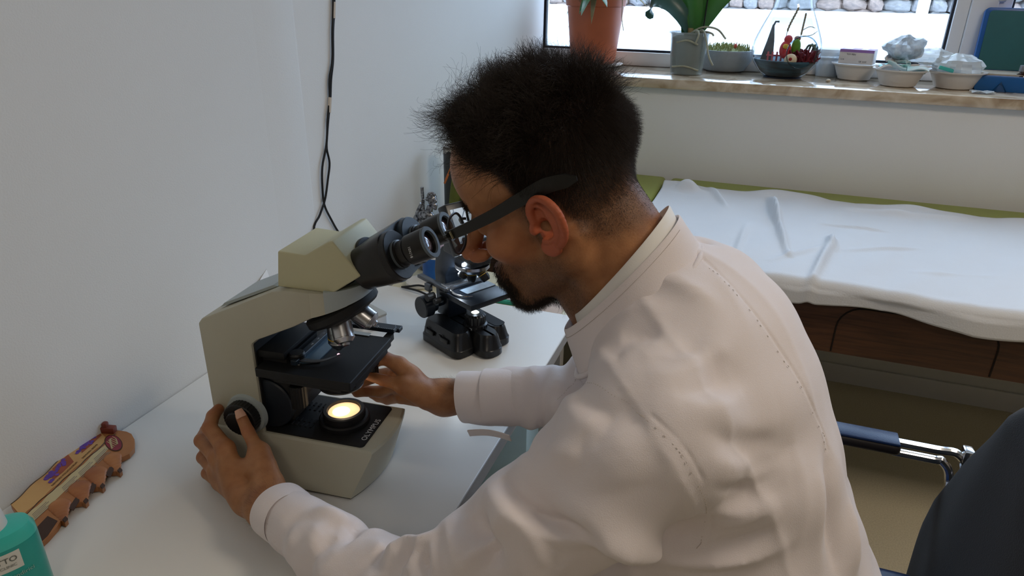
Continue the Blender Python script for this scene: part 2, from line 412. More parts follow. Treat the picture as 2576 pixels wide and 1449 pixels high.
# round front end over the revolving nosepiece
rings = []
for z0, z1, rr in ((0.289, 0.309, 0.0), (0.327, 0.327, 0.0)):
    ring = []
    for i in range(25):
        a = R(-90+180*i/24); ring.append((-0.002+0.060*math.cos(a), 0.0597*math.sin(a), z0+(z1-z0)*math.cos(a)))
    rings.append(ring)
g.loft(rings)
g.build('arm', M_cream, ms, 25)
g = G(); g.prism([(-0.17, 0.0), (-0.06, 0.0), (-0.066, 0.004), (-0.16, 0.004)], -0.042, 0.042, 'y')
o = g.build('carrying_recess', M_grey, ms); o.matrix_local = Matrix.Translation((-0.005, 0, 0.346)) @ Matrix.Rotation(R(-24.5), 4, 'Y') @ Matrix.Translation((0, 0, 0.0016)); 
g = G()
ring = [(-0.002+0.0625*math.cos(R(-70+140*i/24)), 0.0620*math.sin(R(-70+140*i/24))) for i in range(25)]+[(-0.002+0.055*math.cos(R(70-140*i/24)), 0.055*math.sin(R(70-140*i/24))) for i in range(25)]
g.loft([[(x, y, 0.291+max(0,x)*0.33) for x, y in ring], [(x, y, 0.330) for x, y in ring]]); g.build('front_collar', M_grey, ms)
# black front facing and floor panel
g = G(); g.prism([(-0.106, 0.079), (-0.1025, 0.079), (-0.1025, 0.232), (-0.106, 0.232)], -0.0555, 0.0555, 'y', 0.0008); g.build('arm_facing', M_blkm, ms)
g = G(); g.prism(rrect(-0.112, -0.0555, 0.0575, 0.0555, 0.006), 0.0765, 0.0812, 'z', 0.0012); fp = g.build('floor_panel', M_blkm, ms)
g = G()
for i in range(7):
    for sy in (-1, 1):
        for r_ in (0, 1):
            g.box((-0.093+i*0.0085, sy*(0.016+0.012*r_), 0.0815), (0.0036, 0.0095, 0.0012), 0.0004, seg=1)
o = g.build('vent_slots', mat('vent_dark', (5, 6, 8), 0.8), fp); o['kind'] = 'stuff'
o = lettering('lettering', 'OLYMPUS', 0.0125, (0.0545, -0.040, 0.0814), (0, 1, 0), (-1, 0, 0), M_print, fp, space=1.05)
# field lamp
lp = G(); lp.lathe([(0.0, 0.081), (0.0395, 0.081), (0.0395, 0.089), (0.037, 0.091), (0.033, 0.0915), (0.033, 0.101), (0.0315, 0.103), (0.0262, 0.103), (0.0245, 0.097), (0.0, 0.096)], (0, 0, 0), (0, 0, 1), 48, ribs=0)
lamp = lp.build('field_lamp', M_blk, ms)
g = G(); g.lathe([(0.0, 0.0965), (0.0245, 0.0985), (0.0245, 0.0988), (0.018, 0.101), (0.0, 0.1022)], (0, 0, 0), (0, 0, 1), 40); o = g.build('lamp_glass', M_warm, lamp)
g = G(); g.lathe([(0.0, 0.1035), (0.011, 0.1028), (0.0135, 0.1020), (0.0, 0.1015)], (-0.0015, -0.006, 0), (0, 0, 1), 30); g.build('lamp_core', M_warm2, lamp)
g = G(); g.cyl((-0.006, 0.036, 0.082), (-0.006, 0.036, 0.094), 0.0085, bev=0.0008, ribs=1, n=28); g.build('iris_lever', M_blk, lamp)
_l = bpy.data.lights.new('field_bulb', 'POINT'); _l.energy = 0.022; _l.color = (1, 0.75, 0.48); _l.shadow_soft_size = 0.012
_o = bpy.data.objects.new('field_bulb', _l); COL.objects.link(_o); _o.parent = lamp; _o.location = (0, 0, 0.118)
# head
hp = [(-0.054, 0.327), (0.029, 0.3265), (0.0745, 0.358), (0.037, 0.404), (0.030, 0.402), (-0.006, 0.379), (-0.047, 0.381)]
g = G(); g.prism(hp, -0.052, 0.052, 'y', 0.003, 3); hd = g.build('head', M_head, ms, 25)
g = G(); g.lathe([(0, 0.3255), (0.05, 0.3255), (0.05, 0.3275), (0, 0.3275)], (-0.01, 0, 0), n=40); g.build('head_seam', M_blkm, hd)
ax = Vector((math.cos(R(27)), 0, math.sin(R(27)))); up = Vector((-math.sin(R(27)), 0, math.cos(R(27)))); E0 = Vector((0.166, 0, 0.409))
A = lambda s, y, u=0: tuple(E0+ax*s+up*u+Vector((0, y, 0)))
g = G(); g.cyl(A(-0.128, 0), A(-0.108, 0), 0.036, bev=0.001, n=48); g.build('collar', M_eyeb, hd)
bn = G()
ring = []
for i in range(32):
    a = 2*math.pi*i/32; c, s_ = math.cos(a), math.sin(a)
    ring.append((0.033*np.sign(c)*abs(c)**0.7*1.0 + 0.026*np.sign(c), 0.036*np.sign(s_)*abs(s_)**0.85))
def bring(s, k): return [tuple(Vector(A(s, y*k, u*k))) for y, u in ring]
bn.loft([bring(-0.116, 0.80), bring(-0.112, 0.83), bring(-0.060, 1.0), bring(-0.058, 1.0)])
hs = bn.build('binocular_housing', M_eyeb, ms, 35)
for sy in (-1, 1):
    g = G(); g.cyl(A(-0.060, sy*0.030), A(-0.049, sy*0.030), 0.0345, bev=0.0012, n=48); g.build('prism_cap', M_blk if sy < 0 else mat('blue_black_cap', (34, 48, 60), 0.4, noise=0.1), hs)
for sy in (-1, 1):
    y = sy*0.0325
    g = G(); g.lathe([(0, 0), (0.0185, 0), (0.0195, 0.002), (0.0195, 0.008), (0.0175, 0.009), (0.0175, 0.018), (0.0195, 0.020), (0.0205, 0.022), (0.0212, 0.050), (0.0205, 0.0525), (0.0155, 0.0525), (0.0145, 0.047), (0, 0.047)], A(-0.0515, y), ax, 48)
    ep = g.build('eyepiece', M_eyeb, ms, 25)
    g = G(); g.lathe([(0.0148, 0), (0.0212, -0.001), (0.0216, 0.001), (0.0210, 0.0028), (0.0158, 0.0028), (0.0148, 0.0)], A(0.0, y), ax, 48); g.build('eye_ring', M_ringg, ep)
    g = G(); g.lathe([(0.0148, -0.006), (0.012, -0.0035), (0.006, -0.0015), (0, -0.001)], A(0.0, y), ax, 36); g.build('lens', M_lens, ep, 180)
    g = G(); g.lathe([(0.0188, 0), (0.0200, 0.0005), (0.0200, 0.0055), (0.0188, 0.006)], A(-0.0515+0.0, y), ax, 48); o = g.build('dioptre_ring', M_ringg, ep)
    if sy < 0:
        pos = Vector(A(-0.024, y)); nrm = Vector((0.0, -0.9, 0.45)).normalized(); nrm = (nrm-ax*nrm.dot(ax)).normalized()
        o = lettering('lettering', '10X/18', 0.0052, pos+nrm*0.0209+ax*0.003, ax.cross(nrm), ax, M_print, ep)
# nosepiece: tilted revolving disc and four objectives
na = Vector((math.sin(R(28)), 0, -math.cos(R(28)))); N0 = Vector((0.016, 0, 0.277))
g = G(); g.lathe([(0, -0.012), (0.053, -0.012), (0.056, -0.009), (0.056, 0.000), (0.052, 0.004), (0.044, 0.006), (0.036, 0.010), (0.0, 0.012)], N0, na, 56); npc = g.build('nosepiece', M_blkm, ms)
xa = Vector((0, 1, 0)); ya = na.cross(xa)
for k, az in enumerate((0, 90, 180, 270)):
    # axis of the objective: cone of 28 degrees about the nosepiece axis; k=0 points straight down
    rad = -(ya*math.cos(R(az))+xa*math.sin(R(az))) if ya.x > 0 else (ya*math.cos(R(az))+xa*math.sin(R(az)))
    d = (na*math.cos(R(28))+rad*math.sin(R(28))).normalized()
    b0 = N0+na*0.006+rad*0.019
    Lo = (0.053, 0.040, 0.036, 0.046)[k]; rr = 0.0150
    g = G(); g.lathe([(0, 0), (0.0158, 0), (0.0158, 0.006), (rr, 0.007), (rr, Lo*0.72), (rr*1.02, Lo*0.72+0.0005), (rr*1.02, Lo*0.76), (0.0105, Lo*0.9), (0.0062, Lo*0.93), (0.005, Lo), (0, Lo)], b0, d, 40)
    ob = g.build('objective', M_steel, npc, 25)
    if k == 0:
        g = G(); g.lathe([(rr, 0), (rr+0.0003, 0.0002), (rr+0.0003, 0.0016), (rr, 0.0018)], b0+d*(Lo*0.60), d, 40); g.build('magnification_ring', M_yel, ob)
        nv = Vector((0.35, -0.93, 0)).normalized(); pos = b0+d*(Lo*0.44)+nv*(rr+0.0004)
        xd = Vector((0.93, 0.35, 0)); lettering('lettering', '10X/0.25', 0.0042, pos-xd*0.0085, xd, (0, 0, 1), M_dprint, ob)
    g = G(); g.lathe([(0, 0), (0.0046, 0.0), (0.003, 0.001), (0, 0.0013)], b0+d*Lo, d, 20); g.build('front_lens', M_lens, ob)
# stage
g = G(); g.prism(rrect(-0.098, -0.0715, 0.0545, 0.072, 0.003, 2), 0.186, 0.2, 'z', 0.0012, 1)
g.prism([(-0.07, -0.0700), (0.04, -0.0700), (0.02, -0.055), (-0.05, -0.055)], 0.181, 0.188, 'z', 0.001, 1)
g.box((0.045, 0.08, 0.193), (0.012, 0.02, 0.011), 0.001); g.box((0.0520, 0.0, 0.187), (0.006, 0.11, 0.010), 0.001)
stg = g.build('stage', M_blkm, ms)
g = G(); g.prism([(-0.101, -0.045), (-0.060, -0.045), (-0.060, 0.045), (-0.101, 0.045)], 0.10, 0.215, 'z', 0.002); g.box((-0.085, 0, 0.213), (0.05, 0.10, 0.012), 0.001); g.build('focus_block', M_blkm, ms)
g = G(); g.box((-0.046, 0.018, 0.2045), (0.010, 0.135, 0.008), 0.0008, seg=1); g.box((-0.002, 0.092, 0.2035), (0.110, 0.013, 0.007), 0.0008, seg=1); g.box((0.004, 0.104, 0.199), (0.085, 0.014, 0.007), 0.0008, seg=1); g.box((0.028, 0.114, 0.194), (0.05, 0.014, 0.007), 0.0008, seg=1)
sh = g.build('slide_carriage', mat('carriage_blue_black', (30, 42, 54), 0.4, noise=0.1), stg)
for i in range(4): lettering('lettering', ('110', '120', '130', '140')[i], 0.0038, (-0.0445, 0.002+i*0.018, 0.2087), (0, 1, 0), (-1, 0, 0), M_print, sh)
g = G()
for i in range(31): g.box((-0.035+i*0.003, 0.0868, 0.2072), (0.0003, 0.0018 if i % 10 else 0.0032, 0.0002))
g.build('vernier_scale', M_print, sh)['kind'] = 'stuff'
for i in range(4): lettering('lettering', ('40', '30', '20', '10')[i], 0.0034, (-0.026+i*0.016, 0.0895, 0.2072), (1, 0, 0), (0, 1, 0), M_print, sh)
g = G(); g.prism([(-0.041, -0.042), (-0.014, -0.030), (-0.018, -0.022), (-0.018, 0.026), (-0.026, 0.04), (-0.041, 0.07)], 0.2003, 0.2022, 'z'); g.build('spring_plate', mat('steel_blue_plate', (92, 118, 138), 0.25, 0.6, noise=0.1), sh)
g = G()
P = spline([(-0.052, -0.034, 0.2045), (-0.030, -0.0375, 0.2045), (-0.008, -0.030, 0.2045), (0.009, -0.006, 0.2045)], 6)
L = len(P); t = bmesh.new(); rows = []
for i, p in enumerate(P):
    d = (P[min(i+1, L-1)]-P[max(i-1, 0)]).normalized(); n_ = Vector((-d.y, d.x, 0)); w = 0.0055*(1-0.75*i/(L-1))
    rows.append([tuple(p+n_*w), tuple(p-n_*w), tuple(p-n_*w+Vector((0, 0, 0.0013))), tuple(p+n_*w+Vector((0, 0, 0.0013)))])
g.loft(rows); t.free(); g.build('clip_finger', mat('grey_clip', (104, 106, 110), 0.35, 0.5, noise=0.1), sh)
g = G(); g.lathe([(0, 0), (0.0125, 0), (0.0125, 0.003)], (-0.050, -0.032, 0.2), (0, 0, 1), 28); g.box((-0.043, -0.044, 0.2005), (0.010, 0.006, 0.003), 0.0005); g.build('clip_pivot', M_chrome, sh)
g = G(); g.lathe([(0, 0.0), (0.0115, 0.0), (0.012, 0.002), (0.012, 0.008), (0.010, 0.0105), (0, 0.011)], (-0.050, -0.032, 0.203), (0, 0, 1), 28); g.build('clip_knob', M_blk, sh)
g = G(); g.box((0.004, 0.070, 0.2012), (0.030, 0.010, 0.0012), 0.0004, seg=1); g.build('slide_holder', mat('pale_tab', (176, 184, 186), 0.4), stg)
# bright spot where the light comes up through the specimen
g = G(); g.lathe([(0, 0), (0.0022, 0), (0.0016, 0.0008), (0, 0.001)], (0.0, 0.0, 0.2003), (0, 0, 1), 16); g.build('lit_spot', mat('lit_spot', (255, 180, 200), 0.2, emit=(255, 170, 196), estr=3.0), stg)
# condenser
g = G(); g.lathe([(0, 0.187), (0.046, 0.187), (0.047, 0.178), (0.044, 0.166), (0.036, 0.158), (0.034, 0.150), (0, 0.150)], n=48); cd = g.build('condenser', M_blk, ms)
g = G(); g.lathe([(0.026, 0.1488), (0.034, 0.1488), (0.0350, 0.1515), (0.030, 0.152)], n=48); g.build('condenser_rim', M_steel, cd)
g = G(); g.cyl((-0.054, -0.036, 0.122), (-0.054, -0.036, 0.160), 0.0135, bev=0.001, ribs=1, n=36); g.cyl((-0.066, -0.030, 0.142), (-0.054, -0.036, 0.142), 0.006); g.build('condenser_knob', M_blkm, ms)
g = G(); g.prism([(-0.102, 0.083), (-0.074, 0.083), (-0.062, 0.115), (-0.046, 0.158), (-0.046, 0.186), (-0.102, 0.186)], -0.030, 0.030, 'y', 0.002); g.build('rack_block', M_blkm, ms)
g = G(); g.cyl((-0.100, 0.0, 0.125), (-0.100, -0.050, 0.125), 0.042, bev=0.002, n=48); g.build('focus_housing', mat('blue_black', (22, 30, 40), 0.45, noise=0.1), ms)
# focus knobs
for sy in (-1, 1):
    g = G(); g.cyl((-0.130, sy*0.058, 0.110), (-0.130, sy*0.0655, 0.110), 0.034, 0.032, n=48); g.build('knob_collar', M_grey, ms)
    g = G(); g.cyl((-0.130, sy*0.0655, 0.110), (-0.130, sy*0.082, 0.110), 0.0275, n=64, bev=0.0015, ribs=1, ribd=0.03); kb = g.build('coarse_knob', M_blk, ms)
    g = G(); g.cyl((-0.130, sy*0.082, 0.110), (-0.130, sy*0.090, 0.110), 0.018, n=48, bev=0.0012, ribs=1, ribd=0.04); g.build('fine_knob', M_blk, kb)
g = G(); g.cyl((0.028, 0.052, 0.186), (0.028, 0.052, 0.160), 0.0125, n=40, bev=0.001, ribs=1); g.cyl((0.028, 0.052, 0.160), (0.028, 0.052, 0.138), 0.0095, n=32, bev=0.001, ribs=1); g.build('stage_knob', M_blk, ms)

# ------------------------------------------------------------------ the small black microscope with a display
M_b2 = mat('black_gloss_plastic', (20, 21, 24), 0.3, noise=0.12, nscale=50)
M_b3 = mat('navy_black_enamel', (27, 33, 42), 0.32, noise=0.1, nscale=50)
M_led = mat('white_led', (235, 245, 255), 0.2, emit=(225, 240, 255), estr=25.0)
M_led2 = mat('condenser_glow', (240, 246, 235), 0.2, emit=(236, 246, 226), estr=1.4)
m2 = root('microscope', (0.430, 1.235, 0.75), R(-29), 'small black microscope with glowing white lights and a screen', 'microscope')
def pod(g, x0, x1, y0, y1, h, rnd, flare=0.006):
    rings = []
    for z, k, in ((0.004, 0.0), (0.018, 0.0), (0.020, -0.0015), (h-0.006, -flare), (h, -flare-0.003)):
        rings.append([(x, y, z) for x, y in rrect(x0-k, y0-k, x1+k, y1+k, min(rnd, (y1-y0)/2-0.006), 6)])
    g.loft(rings)
g = G(); pod(g, -0.072, 0.060, -0.074, -0.018, 0.055, 0.018); bb = g.build('base', M_b2, m2, 35)
g = G(); pod(g, -0.066, 0.098, -0.027, 0.029, 0.050, 0.026); g.build('lamp_pod', M_b2, bb, 35)
g = G(); pod(g, -0.070, 0.072, 0.018, 0.070, 0.047, 0.022); g.build('tray_pod', M_b2, bb, 35)
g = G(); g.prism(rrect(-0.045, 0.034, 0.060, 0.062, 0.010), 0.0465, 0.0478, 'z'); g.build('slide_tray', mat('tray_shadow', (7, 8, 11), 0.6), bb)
for x in (-0.032, 0.018):
    g = G(); g.box((x, -0.0735, 0.034), (0.026, 0.006, 0.010), 0.002); g.box((x-0.012, -0.0745, 0.041), (0.008, 0.004, 0.002), 0.0005); g.build('switch_slot', mat('slot_black', (6, 6, 8), 0.3), bb)
for x, y in ((-0.055, -0.058), (0.045, -0.058), (0.07, 0.0), (-0.055, 0.055)):
    g = G(); g.cyl((x, y, 0), (x, y, 0.005), 0.009); g.build('foot', M_blkm, bb)
g = G(); g.lathe([(0, 0.049), (0.0265, 0.049), (0.0265, 0.056), (0.022, 0.058), (0.023, 0.076), (0.019, 0.080), (0.010, 0.0805), (0, 0.0805)], (0.030, 0.0, 0), n=48, ribs=1, ribd=0.05); lw = g.build('light_well', M_b2, m2, 35)
g = G(); g.lathe([(0, 0.0808), (0.0085, 0.0808), (0.006, 0.083), (0, 0.0838)], (0.030, 0, 0), n=28); g.build('light_lens', M_led2, lw)
g = G(); g.box((0.0415, -0.0225, 0.0535), (0.010, 0.003, 0.004), 0.001); g.build('glint_plate', M_chrome, lw)
# stage
g = G(); g.box((0.030, 0.0, 0.124), (0.108, 0.106, 0.012), 0.0012); s2 = g.build('stage', M_b3, m2)
g = G(); g.box((0.022, 0.014, 0.1312), (0.026, 0.076, 0.0012), 0.0003, seg=1); g.build('glass_slide', mat('slide_glass', (186, 206, 224), 0.06, trans=0.3, coat=0.6, noise=0.2, nscale=90), s2)
g = G(); g.box((-0.010, 0.002, 0.136), (0.016, 0.094, 0.011), 0.0012); g.box((-0.010, -0.047, 0.137), (0.019, 0.008, 0.013), 0.001); mh = g.build('slide_holder', M_steel, s2)
for i in range(4): lettering('lettering', str(10*(i+1)), 0.006, (-0.004, -0.032+i*0.018, 0.1418), (0, 1, 0), (-1, 0, 0), M_dprint, mh)
g = G(); P = spline([(0.004, -0.044, 0.134), (0.026, -0.047, 0.134), (0.045, -0.040, 0.134), (0.055, -0.026, 0.134)], 5); g.tube(P, [0.0028-0.0016*i/(len(P)-1) for i in range(len(P))]); g.build('clip_finger', M_chrome, s2)
g = G(); g.box((-0.048, -0.050, 0.137), (0.100, 0.013, 0.007), 0.0008); g.box((-0.052, -0.060, 0.128), (0.016, 0.010, 0.016), 0.001); g.build('carriage_rail', mat('dull_grey_rail', (92, 94, 98), 0.35, 0.7), s2)
g = G(); g.cyl((-0.030, -0.062, 0.116), (-0.030, -0.080, 0.116), 0.0085, ribs=1, n=24); g.cyl((-0.012, -0.060, 0.112), (-0.012, -0.074, 0.112), 0.006, ribs=1, n=24); g.build('carriage_knob', M_blkm, s2)
# arm, head
g = G()
g.prism([(-0.072, 0.05), (-0.030, 0.05), (-0.034, 0.125), (-0.036, 0.150), (-0.022, 0.172), (0.020, 0.186), (0.052, 0.190), (0.052, 0.212), (-0.010, 0.222), (-0.050, 0.212), (-0.074, 0.180), (-0.078, 0.15)], -0.026, 0.026, 'y', 0.004, 3)
g.build('arm', M_b3, m2, 35)
g = G(); g.prism([(-0.040, 0.205), (0.052, 0.200), (0.058, 0.222), (0.050, 0.250), (-0.030, 0.256)], -0.030, 0.030, 'y', 0.004); g.build('head_block', M_b2, m2, 35)
g = G(); g.lathe([(0, 0.186), (0.036, 0.190), (0.037, 0.184), (0.030, 0.176), (0.0, 0.172)], (0.022, 0, 0), n=44); nt2 = g.build('nosepiece', mat('satin_steel', (168, 170, 176), 0.22, 1.0), m2)
for az, L_ in ((180, 0.030), (20, 0.026), (100, 0.020), (270, 0.018)):
    rad = Vector((math.cos(R(az)), math.sin(R(az)), 0)); tilt = 0 if az == 180 else 40
    d = (Vector((0, 0, -1))*math.cos(R(tilt))+rad*math.sin(R(tilt))).normalized(); b0 = Vector((0.022, 0, 0.178))+rad*(0.002 if tilt == 0 else 0.018)
    g = G(); g.lathe([(0, 0), (0.0105, 0), (0.0105, L_*0.75), (0.0075, L_), (0, L_)], b0, d, 28); ob = g.build('objective', M_b2, nt2)
    g = G(); g.lathe([(0.0105, 0), (0.0108, 0.0002), (0.0108, 0.001), (0.0105, 0.0012)], b0+d*L_*0.4, d, 28); g.build('magnification_ring', M_yel, ob)
for loc, r_ in (((0.0300, -0.0285, 0.1955), 0.0042), ((0.0350, -0.0275, 0.2105), 0.0018)):
    g = G(); g.ball(loc, r_, u=12, v=8); g.build('led', M_led, m2)
for loc, e in (((0.010, -0.036, 0.175), 0.16), ((0.030, 0.0, 0.092), 0.01)):
    _l = bpy.data.lights.new('led_light', 'POINT'); _l.energy = e; _l.color = (0.72, 0.86, 1.0); _l.shadow_soft_size = 0.004
    _o = bpy.data.objects.new('led_light', _l); COL.objects.link(_o); _o.parent = m2; _o.location = loc
# display box leaning back, screen to the user
g = G(); g.box((0, 0, 0), (0.030, 0.088, 0.105), 0.004); dsp = g.build('display_box', M_b2, m2, 35)
dsp.matrix_local = Matrix.Translation((0.002, 0.0, 0.262)) @ Matrix.Rotation(R(-28), 4, 'Y')
def screen_mat():
    m = mat('display_picture', (190, 204, 218), 0.3); nt = m.node_tree; b = nt.nodes['Principled BSDF']; tc = nt.nodes.new('ShaderNodeTexCoord')
    v = nt.nodes.new('ShaderNodeTexVoronoi'); v.feature = 'DISTANCE_TO_EDGE'; v.inputs['Scale'].default_value = 32
    n = nt.nodes.new('ShaderNodeTexNoise'); n.inputs['Scale'].default_value = 60; r = nt.nodes.new('ShaderNodeValToRGB')
    r.color_ramp.elements[0].position = 0.01; r.color_ramp.elements[0].color = (*S(96, 112, 132), 1); r.color_ramp.elements[1].position = 0.05; r.color_ramp.elements[1].color = (*S(196, 210, 224), 1)
    nt.links.new(tc.outputs['Object'], v.inputs['Vector']); nt.links.new(v.outputs['Distance'], r.inputs[0]); nt.links.new(r.outputs[0], b.inputs['Base Color']); nt.links.new(r.outputs[0], b.inputs['Emission Color'])
    b.inputs['Emission Strength'].default_value = 0.35; return m
g = G(); g.box((0.0155, 0, 0.004), (0.001, 0.072, 0.070)); g.build('screen', screen_mat(), dsp)
g = G()
for i in range(5): g.box((0.0155, -0.028+i*0.014, -0.042), (0.002, 0.007, 0.004), 0.0006)
g.build('buttons', mat('button_grey', (130, 134, 140), 0.4), dsp)['kind'] = 'stuff'
# coarse focus knobs
for sy in (-1, 1):
    g = G(); g.cyl((-0.052, sy*0.026, 0.086), (-0.052, sy*0.060, 0.086), 0.010); g.cyl((-0.052, sy*0.058, 0.086), (-0.052, sy*0.082, 0.086), 0.0235, n=44, bev=0.002); g.cyl((-0.052, sy*0.046, 0.086), (-0.052, sy*0.058, 0.086), 0.017, n=36, bev=0.001); g.build('focus_knob', M_b3, m2)
# ------------------------------------------------------------------ things on the marble sill
SZ = WZ0
def sp(px, py): p = at(px, py, 2, SZ); return Vector((p[0], min(p[1], YG-0.05), SZ))
M_terra = mat('terracotta_plastic', (172, 92, 58), 0.45, noise=0.12, nscale=12)
M_soil = mat('soil', (52, 44, 36), 0.95, noise=0.4, nscale=60, bump=0.6, bscale=120)
M_leaf = mat('leaf_green', (64, 108, 44), 0.35, rgb2=(44, 84, 34), nscale=18)
M_leaf2 = mat('orchid_leaf_green', (58, 118, 44), 0.3, rgb2=(40, 92, 40), nscale=9)
M_leaf3 = mat('orchid_leaf_bluegreen', (52, 92, 84), 0.3, rgb2=(38, 72, 62), nscale=9)
M_stem = mat('dry_stem', (142, 124, 84), 0.7, noise=0.2)
M_white = mat('white_plastic', (226, 226, 226), 0.35, noise=0.02)
M_saucer = mat('white_saucer', (222, 220, 214), 0.3, noise=0.03)
M_clear = glass_mat('clear_plastic', (236, 240, 242), 0.6, 0.9, edge=0.5)
M_clear2 = glass_mat('clear_glass', (244, 247, 249), 0.85, 0.96, edge=0.18)
def leaf(g, base, direction, length, width, droop, up=Vector((0, 0, 1)), n=9, fold=0.25, m=5):
    d = Vector(direction).normalized(); s = d.cross(up)
    s = s.normalized() if s.length > 1e-3 else Vector((1, 0, 0)); nrm = s.cross(d).normalized()
    def fn(u, v):
        w = width*math.sin(math.pi*min(1, 0.10+0.90*u))**0.7*(1-u*0.15)
        a = droop*u; c = d*math.cos(a)+(-up)*math.sin(a)
        p = Vector(base)+d*(length*math.sin(min(a, 3))/max(a, 1e-3) if droop > 0.02 else length*u)*1.0
        p = Vector(base)+d*(length*u*(1-0.12*droop*u))-up*(length*u*u*droop*0.5)
        t = (v-0.5)*2
        return p+s*(w*t)+nrm*(abs(t)*w*fold)
    g.sheet(fn, n, m, 0.0012)
# terracotta pot with an arching plant
p = sp(1490, 166)
t = root('potted_plant', p, 0, 'terracotta coloured plastic pot with a leafy plant, leftmost on the window sill', 'potted plant')
g = G(); g.lathe([(0, 0.014), (0.088, 0.014), (0.093, 0.02), (0.116, 0.235), (0.122, 0.238), (0.128, 0.290), (0.134, 0.290), (0.135, 0.298), (0.126, 0.298), (0.120, 0.262), (0, 0.262)], n=56); pt = g.build('pot', M_terra, t)
g = G(); g.box((0.045*0, -0.0925, 0.034), (0.007, 0.004, 0.018), 0.0005); g.build('drain_slot', M_blkm, pt)
g = G(); g.lathe([(0, 0.0), (0.085, 0.0), (0.125, 0.010), (0.128, 0.014), (0.122, 0.013), (0.085, 0.005), (0, 0.005)], n=48); g.build('saucer', M_saucer, t)
g = G(); g.lathe([(0, 0.281), (0.119, 0.278), (0.119, 0.262), (0, 0.262)], n=40); g.build('soil', M_soil, t)
for k in range(46):
    a = random.uniform(0, 6.28); r = random.uniform(0, 0.075); e = random.uniform(0.5, 1.35) if k < 34 else random.uniform(0.12, 0.5); az = a+random.uniform(-0.6, 0.6)
    d = Vector((math.cos(az)*math.cos(e), math.sin(az)*math.cos(e), math.sin(e)))
    g = G(); leaf(g, (r*math.cos(a), r*math.sin(a), 0.278), d, random.uniform(0.20, 0.34), random.uniform(0.010, 0.017), random.uniform(0.5, 1.3), n=8, m=3)
    g.build('leaf', M_leaf if k % 9 else M_stem, t, 60)
g = G(); g.tube(spline([(0.07, -0.09, 0.28), (0.10, -0.10, 0.30), (0.125, -0.09, 0.27), (0.128, -0.085, 0.20), (0.14, -0.09, 0.15)], 5), 0.0015, 5)
g.tube(spline([(0.09, -0.07, 0.28), (0.13, -0.06, 0.31), (0.145, -0.06, 0.25)], 5), 0.0012, 5); g.build('dead_stems', M_stem, t)['kind'] = 'stuff'
def wilt(u, v): return (-0.03+0.05*u+0.01*math.sin(6*v), -0.118-0.014*math.sin(2.5*v), 0.30-0.05*v+0.006*math.sin(9*u))
g = G(); g.sheet(wilt, 6, 6, 0.001); g.build('dead_leaf', mat('withered_leaf', (150, 104, 76), 0.8, noise=0.3, nscale=50), t, 60)

# orchid in a clear pot
p = sp(1725, 186)
t = root('potted_orchid', p, 0, 'orchid with wide drooping leaves in a cloudy clear pot', 'potted plant')
g = G(); g.lathe([(0, 0.0), (0.058, 0.0), (0.061, 0.004), (0.074, 0.150), (0.080, 0.151), (0.080, 0.156), (0.072, 0.157), (0.058, 0.006), (0, 0.006)], n=44)
g.build('pot', mat('cloudy_pot', (150, 160, 156), 0.25, alpha=0.55, coat=0.5, noise=0.05), t)
def rn(q): return q
g = G(); g.lathe([(0, 0.008), (0.054, 0.008), (0.066, 0.135), (0.05, 0.142), (0, 0.146)], n=36); g.build('bark', mat('bark_and_roots', (104, 106, 92), 0.9, rgb2=(64, 66, 58), nscale=28, bump=0.8, bscale=60), t)
Mroot = mat('orchid_root', (170, 170, 150), 0.6, rgb2=(140, 138, 116), nscale=40)
for P in ([(0.02, -0.02, 0.15), (0.05, -0.04, 0.165), (0.07, -0.07, 0.13), (0.085, -0.082, 0.08), (0.105, -0.085, 0.045)],
          [(0.01, 0.0, 0.16), (0.05, 0.0, 0.175), (0.10, 0.0, 0.168), (0.135, 0.0, 0.135)],
          [(0.0, -0.03, 0.15), (0.03, -0.06, 0.165), (0.04, -0.078, 0.15), (0.032, -0.079, 0.12)],
          [(0.02, -0.01, 0.155), (0.06, -0.03, 0.160), (0.085, -0.045, 0.155), (0.092, -0.05, 0.148)],
          [(-0.04, -0.058, 0.12), (0.0, -0.074, 0.13), (0.04, -0.066, 0.115)], [(-0.05, -0.05, 0.03), (0.0, -0.066, 0.035), (0.05, -0.048, 0.02)]):
    g = G(); g.tube(spline(P, 6), 0.0036, 8); g.build('aerial_root', Mroot, t)
def oleaf(pts, wid, m, nm='leaf', side=None, cup=0.3):
    C = spline(pts, 5); n = len(C)
    rows = []; g = G()
    def fn(u, v):
        x = u*(n-1); i = min(int(x), n-2); f = x-i; q = C[i].lerp(C[i+1], f); d = (C[i+1]-C[i]).normalized()
        s = Vector(side).normalized() if side else d.cross(Vector((0, 0, 1))).normalized(); s = (s-d*s.dot(d)).normalized()
        nn = s.cross(d); w = wid*(math.sin(math.pi*min(0.985, 0.12+0.88*u)))**0.55; tt = 2*v-1
        return q+s*w*tt+nn*(w*cup*tt*tt)
    g.sheet(fn, 16, 6, 0.002); return g.build(nm, m, t, 70)
oleaf([(0, 0, 0.15), (-0.04, -0.01, 0.215), (-0.09, -0.015, 0.26), (-0.135, -0.02, 0.262), (-0.158, -0.02, 0.225), (-0.150, -0.02, 0.20)], 0.036, M_leaf3, side=(0.25, 0.5, 0.85), cup=0.25)
oleaf([(0, 0, 0.14), (0.02, 0.01, 0.20), (0.07, 0.02, 0.28), (0.14, 0.03, 0.34), (0.20, 0.04, 0.37)], 0.060, M_leaf2, side=(-0.75, -0.3, 0.6), cup=0.2)
oleaf([(0, 0, 0.14), (-0.01, 0.0, 0.23), (-0.025, 0.01, 0.33), (-0.05, 0.02, 0.42)], 0.045, M_leaf2, side=(1, -0.3, 0), cup=-0.35)
